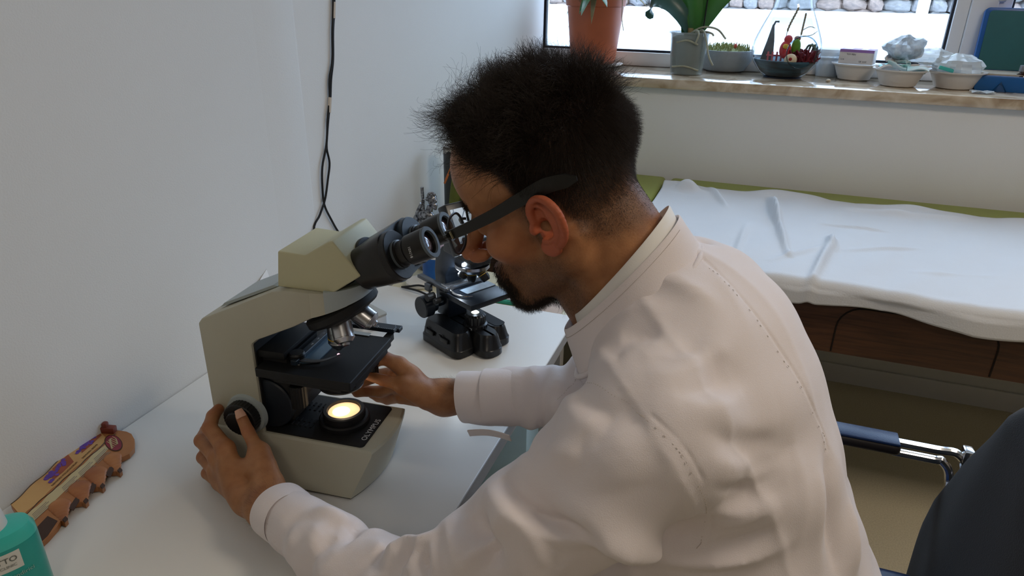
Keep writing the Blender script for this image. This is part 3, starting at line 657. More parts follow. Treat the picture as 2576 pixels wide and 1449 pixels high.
oleaf([(0, 0.01, 0.15), (-0.02, 0.05, 0.22), (-0.06, 0.09, 0.27), (-0.08, 0.12, 0.24)], 0.035, M_leaf3, side=(1, 0.8, 0), cup=0.2)
g = G(); g.tube([(0.045, 0.01, 0.13), (0.050, 0.01, 0.27), (0.049, 0.01, 0.45)], 0.0026, 6); g.build('support_stick', M_blkm, t)
g = G(); g.cyl((0, 0, 0.13), (0.0, 0, 0.17), 0.014, 0.011, n=14); g.build('stem_base', M_stem, t)

# grey bowl with moss
p = sp(1822, 176)
t = root('succulent_bowl', p, 0, 'low grey textured bowl of moss, right of the orchid on the sill', 'bowl')
g = G(); g.lathe([(0, 0), (0.068, 0.0), (0.080, 0.006), (0.104, 0.045), (0.108, 0.078), (0.107, 0.084), (0.100, 0.084), (0.098, 0.075), (0, 0.070)], n=56); g.build('bowl', mat('grey_relief_pottery', (142, 152, 160), 0.5, noise=0.1, bump=1.0, bscale=75), t)
g = G(); g.ball((0, 0, 0.070), (0.098, 0.098, 0.020), u=28, v=10, fn=lambda q: q+Vector((0, 0, 0.006*random.random()))); g.build('moss_bed', mat('moss', (132, 138, 88), 0.9, rgb2=(86, 94, 54), nscale=70, bump=1, bscale=150), t)
g = G()
for k in range(260):
    a = random.uniform(0, 6.28); r = 0.094*math.sqrt(random.random()); L_ = random.uniform(0.010, 0.026); th_ = random.uniform(-0.5, 0.5)
    b = Vector((r*math.cos(a), r*math.sin(a), 0.080+0.008*(1-r/0.094))); g.cyl(b, b+Vector((math.sin(th_)*L_*0.6, random.uniform(-0.3, 0.3)*L_, L_)), 0.0024, 0.0010, n=5)
g.build('moss_sprigs', mat('moss_tip', (158, 160, 108), 0.9, rgb2=(112, 120, 72), nscale=80), t)['kind'] = 'stuff'
g = G(); g.ball((0.035, -0.03, 0.100), (0.007, 0.007, 0.010)); g.build('red_cap', mat('red_cap', (196, 92, 80), 0.5), t)

# glass terrarium, drop shaped with a round opening
p = sp(1967, 194)
t = root('terrarium', p, R(8), 'drop shaped glass terrarium with blue sand and little coloured figures', 'terrarium')
prof = [(0.0, 0.004), (0.062, 0.004), (0.090, 0.022), (0.118, 0.060), (0.126, 0.095), (0.120, 0.135), (0.098, 0.190), (0.072, 0.250), (0.060, 0.310), (0.055, 0.355), (0.058, 0.40)]
pr = [(Vector((r_, 0, z_))) for r_, z_ in prof]; prs = [(max(0, q.x), q.z) for q in spline(pr, 4)]
t_ = bmesh.new()
gg = G(); gg.lathe(prs, n=64); gg.bm.verts.ensure_lookup_table()
hole_c = Vector((0.040, -0.115, 0.100))
dele = [f for f in gg.bm.faces if (f.calc_center_median()-hole_c).length < 0.058]
bmesh.ops.delete(gg.bm, geom=dele, context='FACES'); t_.free()
gg.build('glass', M_clear2, t, 180)
def on_glass(a):
    q = hole_c+Vector((math.cos(a)*0.057, 0.0, math.sin(a)*0.057)); r_ = np.interp(q.z, [z for _, z in prs], [r for r, _ in prs]); y = -math.sqrt(max(0.0004, r_*r_-q.x*q.x)); return Vector((q.x, y, q.z))
g = G(); g.tube([on_glass(2*math.pi*i/40) for i in range(40)], 0.0025, 8, closed=True); g.build('opening_lip', glass_mat('glass_rim', (214, 226, 232), 0.9, 0.75), t)
g = G(); g.lathe([(0.05, 0.0), (0.070, 0.001), (0.072, 0.006), (0.05, 0.005)], n=48); g.build('glass_foot', glass_mat('glass_foot', (170, 196, 232), 0.9, 0.8), t)
g = G(); g.lathe([(0, 0.006), (0.060, 0.006), (0.088, 0.024), (0.112, 0.060), (0.112, 0.066), (0.060, 0.062), (0, 0.062)], n=48); g.build('sand', mat('blue_black_sand', (62, 100, 116), 0.85, rgb2=(28, 34, 46), nscale=14, stretch=(1, 1, 5)), t)
Mt = lambda n, c, c2=None: mat(n, c, 0.7, rgb2=c2, nscale=60) if c2 else mat(n, c, 0.6, noise=0.1)
g = G()
for k in range(170):
    a = random.uniform(0, 6.28); r = 0.046*math.sqrt(random.random()); b = Vector((0.052+r*math.cos(a), -0.050+r*math.sin(a)*0.7, 0.062)); d = Vector((random.uniform(-1, 1), random.uniform(-1, 1), random.uniform(0.3, 1.6)))*0.030
    g.cyl(b, b+d, 0.0050, 0.003, n=5)
g.build('red_moss', Mt('crimson_moss', (120, 26, 40), (84, 14, 28)), t)['kind'] = 'stuff'
g = G(); g.ball((0.006, -0.090, 0.072), (0.023, 0.014, 0.022)); g.build('shell', Mt('cream_shell', (222, 200, 166)), t)
g = G(); g.ball((0.003, -0.103, 0.076), (0.006, 0.004, 0.006)); g.build('shell_mouth', Mt('dark_red_bead', (150, 30, 30)), t)
g = G(); g.ball((-0.014, -0.060, 0.105), (0.021, 0.014, 0.032)); g.ball((-0.008, -0.058, 0.142), (0.015, 0.012, 0.015)); g.build('red_figure', Mt('bright_red', (206, 52, 60)), t)
g = G(); g.ball((-0.016, -0.074, 0.118), (0.010, 0.006, 0.009)); g.build('yellow_bead', Mt('yellow_bead', (232, 186, 60)), t)
g = G(); g.ball((0.024, -0.050, 0.114), (0.017, 0.014, 0.032)); g.build('green_figure', Mt('leaf_green_figure', (96, 146, 40)), t)
g = G(); g.ball((0.026, -0.045, 0.145), (0.012, 0.010, 0.009)); g.build('brown_cap', Mt('brown_cap', (140, 88, 60)), t)
g = G()
for k in range(8): g.box((-0.068+k*0.016, -0.030, 0.078), (0.007, 0.003, 0.034), 0.002)
g.box((-0.012, -0.031, 0.082), (0.125, 0.002, 0.005)); g.build('pink_fence', Mt('pink_picket', (214, 110, 118)), t)
g = G()
for k in range(5):
    a = 0.5*k; g.tube(spline([(0.06+0.01*k, 0.0-0.01*k, 0.055), (0.072+0.012*k, -0.012, 0.115+0.008*math.sin(k)), (0.090+0.004*k, -0.02, 0.120-0.01*k)], 4), 0.004, 6)
g.build('grey_succulent', Mt('grey_green_succulent', (112, 128, 112), (80, 94, 84)), t)
g = G(); g.loft([[(-0.095, -0.012, 0.05), (-0.045, -0.012, 0.05), (-0.045, 0.0, 0.05), (-0.095, 0.0, 0.05)], [(-0.076, -0.01, 0.13), (-0.05, -0.01, 0.13), (-0.05, 0, 0.13), (-0.076, 0, 0.13)], [(-0.064, -0.008, 0.19), (-0.058, -0.008, 0.19), (-0.058, -0.002, 0.19), (-0.064, -0.002, 0.19)]])
g.tube([(-0.061, -0.005, 0.185), (-0.055, -0.005, 0.200), (-0.042, -0.005, 0.200)], 0.004, 6); g.build('grey_rock', Mt('slate_piece', (92, 104, 106), (64, 74, 78)), t)
for P in ([(0.0, 0.02, 0.05), (-0.005, 0.02, 0.16), (0.02, 0.015, 0.245)], [(0.04, 0.02, 0.05), (0.045, 0.01, 0.15), (0.05, 0.01, 0.225)]):
    g = G(); C_ = spline(P, 8); g.tube(C_, 0.0012, 5)
    for i in range(9, len(C_)): g.ball(C_[i], (0.004, 0.004, 0.008), u=6, v=4)
    g.build('grass_spike', Mt('dried_grass', (150, 132, 96)), t)
g = G(); g.tube(spline([(0.045, 0.01, 0.17), (0.07, 0.0, 0.185), (0.09, 0.0, 0.18)], 4), 0.0014, 5); g.tube(spline([(0.05, 0.01, 0.15), (0.08, 0.0, 0.155), (0.10, 0.0, 0.17)], 4), 0.0014, 5); g.build('dry_twig', M_stem, t)

# clear specimen cup with a lid
p = sp(2076, 190)
t = root('specimen_cup', p, 0, 'clear plastic specimen cup with a frosted lid beside the terrarium', 'cup')
g = G(); g.lathe([(0, 0), (0.038, 0), (0.040, 0.004), (0.044, 0.085), (0.042, 0.085), (0.037, 0.004), (0, 0.003)], n=36); g.build('cup', mat('frosted_clear', (222, 232, 240), 0.2, alpha=0.45), t)
g = G(); g.lathe([(0, 0.002), (0.037, 0.002), (0.040, 0.050), (0, 0.052)], n=30); g.build('contents', mat('pale_gel', (226, 234, 242), 0.15, alpha=0.5), t)
g = G(); g.lathe([(0.046, 0.078), (0.047, 0.102), (0.043, 0.104), (0, 0.104), ], n=36, ribs=1, ribd=0.02); g.build('lid', mat('frosted_lid', (210, 220, 228), 0.35, alpha=0.8), t)

# three white bowls with clutter
M_bowl = mat('white_bowl_plastic', (212, 208, 204), 0.35, noise=0.03)
bd = [((2146, 200), 'white plastic bowl holding a small purple box', 0.080), ((2256, 216), 'white plastic bowl full of teal printed wrappers, between two other bowls', 0.083), ((2396, 222), 'white plastic bowl of clear plastic bags, nearest the teal case', 0.086)]
bowls = []
for (pp, lab, r_) in bd:
    p = sp(*pp); t = root('bowl', p, 0, lab, 'bowl', 'white plastic bowls on the sill')
    k = r_/0.083
    g = G(); g.lathe([(0, 0), (0.050*k, 0.0), (0.058*k, 0.004), (0.078*k, 0.050), (0.090*k, 0.056), (0.091*k, 0.060), (0.078*k, 0.058), (0.072*k, 0.052), (0.052*k, 0.007), (0, 0.006)], n=44); g.build('shell', M_bowl, t)
    bowls.append(p)
M_pur = mat('purple_print', (150, 112, 176), 0.45); M_cardw = mat('white_card', (214, 208, 204), 0.55, noise=0.03)
p = bowls[0]
t = root('medicine_box', p+Vector((0.0, -0.005, 0.085)), R(-14), 'small white and purple box lying in the leftmost white bowl', 'box')
g = G(); g.box((0, 0, 0), (0.118, 0.082, 0.050), 0.001); g.build('carton', M_cardw, t)
g = G(); g.box((0, 0, 0.0256), (0.1175, 0.0815, 0.0006)); g.box((0.0, -0.0413, 0.0205), (0.1175, 0.0005, 0.009)); g.build('purple_band', M_pur, t)
g = G(); g.box((-0.035, 0, 0.0262), (0.030, 0.060, 0.0005)); g.box((0.022, 0, 0.0262), (0.022, 0.081, 0.0005)); g.build('white_patch', M_cardw, t)
lettering('lettering', 'TÜY PEN', 0.008, (-0.034, -0.0420, 0.006), (1, 0, 0), (0, 0, 1), M_dprint, t); lettering('lettering', 'CE  0197', 0.007, (0.012, -0.0420, -0.018), (1, 0, 0), (0, 0, 1), M_dprint, t); lettering('lettering', 'G 30', 0.006, (-0.052, -0.0420, -0.012), (1, 0, 0), (0, 0, 1), M_dprint, t)
def crumple(name, c, rx, ry, rz, m, lab, cat, group=None, seed=0, hollow=False, res=26):
    rs = np.random.default_rng(seed); K = rs.normal(size=(14, 3))*2.4; ph = rs.uniform(0, 6.28, 14); am = rs.uniform(0.05, 0.16, 14)
    def fn(q):
        v = Vector((q.x/rx, q.y/ry, q.z/rz)); s_ = 1.0
        for k in range(14): s_ += am[k]*abs(math.sin(K[k][0]*v.x+K[k][1]*v.y+K[k][2]*v.z+ph[k]))-am[k]*0.5
        return q*s_
    g = G(); g.ball((0, 0, 0), (rx, ry, rz), u=res, v=res//2, fn=fn)
    o = g.build(name, m, None, 22); o.location = c; return tag(o, lab, cat, group)
M_bag = mat('crinkled_clear_bag', (222, 228, 230), 0.18, alpha=0.62, coat=0.5, noise=0.06, nscale=30)
M_wrap = mat('paper_wrapper', (222, 226, 224), 0.5, rgb2=(150, 206, 200), nscale=22)
M_tealp = mat('teal_print', (70, 176, 166), 0.4)
p = bowls[1]
for k, (dx, dy, dz, rz, ry_) in enumerate([(-0.045, 0.0, 0.066, 10, 12), (-0.012, -0.018, 0.070, -25, -6), (0.032, 0.0, 0.064, 30, 8), (0.0, 0.025, 0.085, -50, -14), (-0.03, 0.03, 0.09, 70, 18), (0.045, -0.03, 0.060, 5, -10)]):
    g = G()
    def wf(u, v): return ((u-0.5)*0.068, (v-0.5)*0.044, 0.008*math.sin(4*u+k)*math.cos(3*v)+0.006*math.sin(9*v+k))
    g.sheet(wf, 10, 8, 0.004); o = g.build('wrapper', M_wrap if k % 2 else M_cardw, None, 50); o.location = p+Vector((dx, dy, dz)); o.rotation_euler = (R(ry_), R(-ry_), R(rz))
    tag(o, ['teal dotted wrapper at the left rim of the middle bowl', 'teal dotted wrapper at the front of the middle bowl', 'plain white wrapper on the right side of the middle bowl', 'teal dotted wrapper just below the crumpled bag', 'plain pale wrapper sticking up at the back left of the middle bowl', 'lowest wrapper lying at the front right of the middle bowl'][k], 'wrapper', 'wrappers in the middle bowl')
    if k in (0, 1, 3):
        g = G()
        for j in range(3): g.box((-0.02+j*0.02, 0, 0.0052), (0.011, 0.030, 0.0008), 0.0003)
        q = g.build('teal_print', M_tealp, o); q['kind'] = 'stuff'
crumple('plastic_bag', bowls[1]+Vector((0.0, 0.03, 0.125)), 0.055, 0.040, 0.034, mat('grey_print_bag', (196, 204, 210), 0.25, alpha=0.8, rgb2=(140, 150, 158), nscale=40), 'crumpled printed clear bag piled over the middle white bowl', 'bag', None, 3)
crumple('plastic_bag', bowls[1]+Vector((0.098, 0.05, 0.098)), 0.062, 0.036, 0.024, M_bag, 'crinkled pale plastic bag lying between the middle and right bowls', 'bag', None, 5, 36)
crumple('plastic_bag', bowls[2]+Vector((0.0, 0.0, 0.072)), 0.068, 0.050, 0.034, M_bag, 'large crinkled clear bag heaped in the bowl by the teal case', 'bag', None, 8, 36)
g = G(); g.box((0, 0, 0), (0.055, 0.008, 0.012), 0.002); o = g.build('syringe', M_tealp); o.location = bowls[2]+Vector((-0.045, -0.055, 0.068)); o.rotation_euler = (0, R(14), R(24)); tag(o, 'thin mint green syringe lying in the bowl by the teal case', 'syringe')
# teal case standing open
p = sp(2500, 212)
t = root('plastic_case', Vector((1.80, 2.99, SZ)), R(-4), 'open blue and teal plastic case standing at the right end of the sill', 'case')
g = G(); g.prism(rrect(-0.15, 0, 0.20, 0.052, 0.010), -0.11, 0.06, 'y', 0.002); o = g.build('tray', mat('royal_blue_plastic', (24, 92, 158), 0.35, noise=0.05), t)
g = G(); g.prism(rrect(-0.14, 0.0, 0.19, 0.012, 0.005), -0.102, 0.05, 'y'); o = g.build('inlay', mat('beige_rim', (176, 166, 150), 0.5, noise=0.05), t); o.location = (0, 0, 0.046)
g = G(); g.prism(rrect(-0.15, 0, 0.20, 0.215, 0.014), -0.014, 0.014, 'y', 0.003); g.prism(rrect(-0.03, 0.205, 0.05, 0.226, 0.006), -0.010, 0.010, 'y'); o = g.build('cover', mat('royal_blue_lid', (20, 84, 150), 0.35, noise=0.05), t); o.location = (0, 0.050, 0.050); o.rotation_euler = (R(-8), 0, 0)
g = G(); g.prism(rrect(-0.136, 0.008, 0.186, 0.205, 0.012), -0.0165, -0.0135, 'y'); g.build('lining', mat('teal_lining', (8, 88, 92), 0.5, noise=0.08), o)
# brown bottle
p = sp(2560, 232)
t = root('dropper_bottle', p, 0, 'small brown bottle with a white label at the right frame edge', 'bottle')
g = G(); g.lathe([(0, 0), (0.024, 0), (0.025, 0.003), (0.025, 0.050), (0.022, 0.056), (0.012, 0.062), (0.012, 0.072), (0, 0.072)], n=32); g.build('bottle', mat('brown_glass', (48, 28, 22), 0.1, coat=0.6), t)
g = G(); g.lathe([(0.0253, 0.006), (0.0256, 0.006), (0.0256, 0.042), (0.0253, 0.042)], n=32); g.build('paper_label', M_cardw, t)
g = G(); g.cyl((0, 0, 0.068), (0, 0, 0.088), 0.015, n=28, bev=0.001, ribs=1); g.build('cap', mat('silver_grey_cap', (120, 122, 126), 0.35, noise=0.1), t)
g = G(); g.lathe([(0.0, 0.035), (0.003, 0.03), (0.022, 0.002), (0.021, 0.0), (0, 0.0)], n=20); o = g.build('plastic_cone', M_clear); o.location = sp(2512, 232); tag(o, 'tiny clear plastic cone lying in front of the teal case', 'cone')
g = G(); g.sheet(lambda u, v: ((u-0.5)*0.07, (v-0.5)*0.04, 0.004+0.006*abs(math.sin(5*u+4*v))), 8, 6, 0.0008); o = g.build('film_scrap', M_bag, None, 60); o.location = sp(2470, 236)+Vector((0, 0, 0.0)); tag(o, 'scrap of clear film on the marble in front of the teal case', 'scrap')
g = G(); g.ball((0, 0, 0.006), (0.009, 0.008, 0.006)); o = g.build('pebble', mat('beige_pebble', (196, 182, 160), 0.6, noise=0.1)); o.location = sp(2083, 207); tag(o, 'tiny beige pebble on the marble in front of the specimen cup', 'pebble')
# ------------------------------------------------------------------ cable on the wall
M_cable = mat('black_cable', (16, 17, 20), 0.45, noise=0.1)
M_tape = mat('white_tape', (206, 196, 184), 0.6, noise=0.05)
cb = root('wall_cable', (0, 1.43, 1.0), 0, 'thin black cable hanging down the left wall with pale tape bands', 'cable')
def wc(px, py, off=0.006): p = at(px, py, 0, off); return Vector((p[0], p[1]-1.43, p[2]-1.0))
a_ = [(838, -60), (838, 20), (836, 80), (836, 150), (829, 200), (829, 250), (824, 300), (823, 340), (820, 372), (811, 420), (811, 470), (816, 515), (832, 550), (856, 590)]
b_ = [(841, -60), (841, 20), (838, 80), (838, 150), (833, 200), (831, 250), (826, 300), (823, 340), (822, 374), (829, 410), (825, 450), (818, 500), (805, 540), (790, 580)]
a3 = [wc(*q) for q in a_]+[Vector((0.03, wc(*a_[-1]).y+0.02, -0.16)), Vector((0.05, wc(*a_[-1]).y+0.03, -0.243))]
b3 = [wc(*q) for q in b_]+[Vector((0.03, wc(*b_[-1]).y-0.02, -0.16)), Vector((0.05, wc(*b_[-1]).y-0.03, -0.243))]
for P in (a3, b3):
    g = G(); g.tube(spline(P, 5), 0.0026, 8); g.build('strand', M_cable, cb)
for (x0, y0), (x1, y1) in (((840, 5), (839, 46)), ((830, 245), (828, 283))):
    g = G(); g.tube([wc(x0, y0, 0.006), wc(x1, y1, 0.006)], 0.0046, 8); g.build('tape_band', M_tape, cb)
# cable of the small microscope
cb2 = root('power_cable', (0.2, 1.4, 0.75), 0, 'looping black power cord at the far edge of the white desk', 'cable')
g = G(); g.tube(spline([(0.155, -0.065, 0.003), (0.12, -0.02, 0.003), (0.06, 0.008, 0.004), (0.02, 0.02, 0.008), (-0.02, 0.03, 0.006), (-0.035, 0.036, 0.004)], 6), 0.0026, 8); g.build('strand', M_cable, cb2)
g = G(); g.tube(spline([(0.055, 0.010, 0.010), (0.050, 0.022, 0.018), (0.02, 0.028, 0.020), (-0.01, 0.030, 0.012), (-0.032, 0.034, 0.005)], 6), 0.0026, 8); g.build('strand', M_cable, cb2)
g = G(); g.lathe([(0, 0), (0.030, 0), (0.034, 0.003), (0.034, 0.012), (0.028, 0.016), (0, 0.017)], n=40); o = g.build('adapter_disc', M_saucer); o.location = (0.185, 1.492, 0.74); tag(o, 'round white disc shaped adapter at the end of the desk by the cords', 'adapter')
# small white box behind the big microscope
t = root('storage_box', (0.188, 1.222, 0.75), R(-24), 'little white box with a beige lid on the desk behind the big microscope', 'box')
g = G(); g.prism(rrect(-0.050, -0.036, 0.034, 0.036, 0.006), 0, 0.026, 'z', 0.0012); g.build('box', M_white, t)
g = G(); g.prism(rrect(-0.051, -0.037, 0.035, 0.037, 0.007), 0.0262, 0.031, 'z', 0.001); g.build('lid', mat('beige_lid', (186, 180, 168), 0.45, noise=0.04), t)
# folded white sheet leaning on the wall behind the arm
g = G(); g.sheet(lambda u, v: (0.004+0.05*(1-v)**1.2+0.004*math.sin(4*u), 1.02+0.12*u, 0.7505+(0.085+0.055*u)*v), 10, 8, 0.0008)
o = g.build('paper_sheet', mat('white_paper', (232, 232, 232), 0.7, noise=0.02)); tag(o, 'folded white paper leaning on the wall behind the big microscope', 'paper')

# ------------------------------------------------------------------ side table things
t = root('statuette', (0.158, 1.600, 0.74), R(-8), 'small silver statuette of a bearded figure holding up a staff', 'statuette')
M_silver = mat('antique_silver', (176, 178, 182), 0.32, 0.85, rgb2=(34, 36, 40), nscale=160)
g = G()
g.loft([[(0.030*math.cos(2*math.pi*i/24), 0.020*math.sin(2*math.pi*i/24), z) for i in range(24)] for z in (0.0, 0.012)])
for x in (-0.010, 0.012): g.tube(spline([(x, 0, 0.012), (x*1.1, -0.002, 0.055), (x*0.8, 0, 0.10)], 5), [0.008+0.003*i/10 for i in range(11)], 10)
g.build('legs_and_base', M_silver, t)
g = G(); g.ball((0, 0, 0.130), (0.021, 0.014, 0.036)); g.ball((0, -0.002, 0.155), (0.027, 0.015, 0.017)); g.cyl((0.008, 0, 0.160), (0.016, 0, 0.185), 0.010, 0.008, n=16)
g.tube(spline([(0.024, 0, 0.160), (0.030, 0.0, 0.135), (0.034, -0.008, 0.112)], 4), 0.007, 10); g.build('torso', M_silver, t)
g = G(); g.ball((0.022, 0, 0.200), (0.0135, 0.0115, 0.0165)); g.ball((0.0345, -0.002, 0.199), (0.0035, 0.003, 0.005)); g.ball((0.029, -0.002, 0.186), (0.0085, 0.008, 0.010)); g.box((0.0315, -0.002, 0.2045), (0.006, 0.014, 0.003), 0.001); hdst = g.build('head', M_silver, t)
g = G()
for k in range(46):
    a = random.uniform(0, 6.28); e = random.uniform(-0.2, 1.5); d = Vector((math.cos(a)*math.cos(e), math.sin(a)*math.cos(e), math.sin(e)))
    if d.x > 0.45 and e < 0.7: continue
    g.ball(Vector((0.021, 0, 0.202))+Vector((d.x*0.0135, d.y*0.0118, d.z*0.0165)), 0.0042, u=8, v=6)
for k in range(14): g.ball((0.030+random.uniform(-0.005, 0.003), random.uniform(-0.007, 0.006), 0.182+random.uniform(-0.006, 0.004)), 0.0035, u=8, v=6)
g.build('curls', M_silver, hdst)
g = G(); g.tube(spline([(-0.020, 0, 0.160), (-0.034, -0.002, 0.135), (-0.030, -0.004, 0.136), (-0.020, -0.006, 0.165), (-0.008, -0.006, 0.188)], 5), [0.0085]*6+[0.0085, 0.0085, 0.0082, 0.008, 0.0078, 0.0075, 0.007, 0.0068, 0.0065, 0.006, 0.0055, 0.0052, 0.005, 0.005, 0.005], 10)
for k in range(4): g.ball((-0.004+0.001*k, -0.008, 0.186+0.0048*k), (0.0062, 0.005, 0.0026), u=8, v=6)
g.build('raised_arm', M_silver, t)
g = G(); g.tube([(0.004, -0.006, 0.012), (-0.002, -0.005, 0.12), (-0.0062, -0.0045, 0.232)], [0.0025, 0.003, 0.0045], 8); g.build('staff', M_silver, t)
# blue labelled bottle
t = root('bottle', (0.223, 1.535, 0.74), 0, 'white bottle with a blue label and lilac domed cap, behind the small microscope', 'bottle')
g = G(); g.lathe([(0, 0), (0.040, 0), (0.042, 0.003), (0.042, 0.080), (0.040, 0.088), (0.026, 0.100), (0.022, 0.104), (0, 0.104)], n=44); g.build('bottle', M_white, t)
g = G(); pr = [(0.0422, 0.004)]
for k in range(11): pr += [(0.0428, 0.008+k*0.006), (0.0422, 0.011+k*0.006)]
pr += [(0.0428, 0.074), (0.0421, 0.076)]
g.lathe(pr, n=44); g.build('blue_label', mat('blue_label', (36, 104, 176), 0.35, rgb2=(26, 84, 156), nscale=20), t)
g = G(); g.lathe([(0.027, 0.100), (0.028, 0.108), (0.027, 0.126), (0.020, 0.138), (0.0, 0.142)], n=36); o = g.build('cap', mat('lilac_plastic', (198, 180, 202), 0.4, noise=0.04), t)
# teal packet with a white oval
g = G(); g.prism([(-0.05, -0.042), (0.035, -0.046), (0.060, -0.020), (0.050, 0.042), (-0.02, 0.050), (-0.055, 0.02)], 0, 0.010, 'z', 0.003)
t = root('packet', (0.455, 1.505, 0.74), R(5), 'teal packet with a white oval lying on the cream side table', 'packet')
g.build('wrap', mat('teal_packet', (52, 168, 138), 0.35, rgb2=(40, 146, 118), nscale=30, bump=0.8, bscale=50), t)
g = G(); g.loft([[(-0.008+0.038*math.cos(2*math.pi*i/36), -0.014+0.022*math.sin(2*math.pi*i/36), z) for i in range(36)] for z in (0.0102, 0.0112)]); g.build('white_oval', M_cardw, t)
g = G(); g.sheet(lambda u, v: (0.505+0.075*u, 1.452+0.06*v, 0.7415+0.004*math.sin(3*u)*math.sin(3*v)), 6, 6, 0.001); o = g.build('tissue', mat('pale_pink_tissue', (206, 188, 176), 0.8, noise=0.04), None, 60); tag(o, 'pale beige tissue on the side table edge below the beard', 'tissue')
# roll and pouch on the couch end
RP = Vector((0.098, 1.935, 0.782))
t = root('film_roll', RP, 0, 'dark standing roll with a pale torn rim and brown core by the wall', 'roll')
g = G(); g.lathe([(0, 0), (0.038, 0), (0.038, 0.225), (0.034, 0.228), (0.030, 0.225), (0.030, 0.10), (0, 0.10)], n=36); rl = g.build('roll', mat('dark_grey_film', (58, 62, 62), 0.4, noise=0.15, nscale=8), t); 
g = G(); g.lathe([(0.0300, 0.10), (0.0300, 0.2255), (0.0297, 0.2255), (0.0297, 0.10)], n=36); g.build('core', mat('cardboard_core', (92, 66, 52), 0.8, noise=0.2), t)
g = G()
rr = []
for z, r_ in ((0.218, 0.0385), (0.2285, 0.0385), (0.2285, 0.0295), (0.219, 0.0295)):
    rr.append([(r_*math.cos(2*math.pi*i/40), r_*math.sin(2*math.pi*i/40), z-(0.016*max(0, math.sin(2*math.pi*i/40+4.4))**2+0.003*math.sin(i*1.7) if z < 0.22 else 0)) for i in range(40)])
g.loft(rr+[rr[0]], cap=False); g.build('paper_rim', mat('pale_torn_paper', (172, 168, 160), 0.7, noise=0.1), t)
t = root('pouch', (0.196, 1.848, 0.782), R(4), 'olive green pouch with an orange zip pull behind the man\'s forehead', 'pouch')
g = G()
def pf(u, v):
    a = 2*math.pi*u; return (0.085*math.cos(a)*(1-0.28*v*v), 0.035*math.sin(a)*(1-0.5*v), 0.20*v)
g.loft([[pf(i/28, j/8) for i in range(28)] for j in range(9)]); g.build('body', mat('olive_fabric', (104, 112, 40), 0.75, noise=0.15, nscale=60, bump=0.4, bscale=600), t)
g = G(); g.tube([(-0.078, -0.036, 0.155), (-0.060, -0.034, 0.195)], 0.0018, 6); g.box((-0.074, -0.0365, 0.158), (0.006, 0.003, 0.032), 0.001, Euler((0, R(24), 0))); g.build('zip_pull', mat('orange_cord', (190, 108, 52), 0.6, noise=0.1), t)

# ------------------------------------------------------------------ examination couch
M_green = mat('olive_vinyl', (138, 144, 62), 0.4, noise=0.05, nscale=14, bump=0.25, bscale=700)
M_wood = mat('brown_wood', (96, 62, 42), 0.45, rgb2=(66, 42, 30), nscale=9, stretch=(1, 8, 16))
M_paper = mat('couch_paper', (214, 216, 220), 0.62, noise=0.02, nscale=9, bump=0.3, bscale=260)
t = root('examination_couch', (1.60, 2.26, 0), 0, 'olive green examination couch with a dark wooden base under the window', 'couch')
g = G(); g.box((0.0, 0, 0.750), (1.87, 0.92, 0.060), 0.018, seg=4); g.build('mattress', M_green, t)
g = G(); g.box((-1.24, 0, 0.750), (0.575, 0.92, 0.060), 0.018, seg=4); g.build('headrest', M_green, t)
g = G(); g.box((-0.30, -0.415, 0.645), (2.44, 0.022, 0.148), 0.002); ap = g.build('apron', M_wood, t)
g = G(); g.box((-0.30, 0.415, 0.645), (2.44, 0.022, 0.148), 0.002); g.build('apron', M_wood, t)
g = G()
for s in (-1, 1): pass
# inset panel with rounded upper corners, its groove modelled as a thin dark recess line standing in the apron
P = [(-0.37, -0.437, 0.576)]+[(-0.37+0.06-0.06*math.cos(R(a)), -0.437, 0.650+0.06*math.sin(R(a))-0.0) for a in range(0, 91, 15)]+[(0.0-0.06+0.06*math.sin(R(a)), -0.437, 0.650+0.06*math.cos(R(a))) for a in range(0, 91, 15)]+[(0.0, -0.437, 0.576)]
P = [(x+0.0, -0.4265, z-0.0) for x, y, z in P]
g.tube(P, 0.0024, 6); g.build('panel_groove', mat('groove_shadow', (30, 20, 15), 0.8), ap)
for x in (-1.45, -0.46, 0.86):
    for y in (-0.40, 0.40):
        g = G(); g.box((x, y, 0.287), (0.06, 0.05, 0.574), 0.003); g.build('leg', M_wood, t)
# paper sheet over the mattress: folds are real relief
def paper(u, v):
    X = 0.655+u*1.88; W = 0.80; edge = 0.012*math.sin(9*u)+0.010*math.sin(23*u+1)
    s = v*(W+0.066)                      # distance from the far edge towards the room
    y = 2.585+edge-s; z = 0.7835
    if s > W-0.02+0.0:
        e = s-(W-0.02); rb = 0.028
        if e < rb*1.57: y = 2.585+edge-(W-0.02)-rb*math.sin(e/rb); z = 0.7835-rb*(1-math.cos(e/rb))
        else: y = 2.585+edge-(W-0.02)-rb-0.006*math.sin(30*u); z = 0.7835-rb-(e-rb*1.57)*(0.9+0.22*math.sin(13*u+0.5)+0.12*math.sin(31*u))
    r = 0.0
    for (x0, y0, x1, y1, h, w) in folds:
        dx, dy = x1-x0, y1-y0; L2 = dx*dx+dy*dy; k = max(0, min(1, ((X-x0)*dx+(y-y0)*dy)/L2)); d = math.hypot(X-x0-k*dx, y-y0-k*dy); r += h*math.exp(-(d/w)**2)*math.sin(math.pi*(0.08+0.84*k))
    r += 0.006*math.exp(-((v-0.0)/0.05)**2)*(1+math.sin(27*u+2)*1.0)+0.0016*math.sin(19*X+7*y)+0.0012*math.sin(41*X-23*y)
    return (X, y-(0.4*r if z < 0.765 else 0), z+max(0, 1.5*r))
def W2(px, py): p = at(px, py, 2, 0.79); return (p[0], p[1])
folds = []
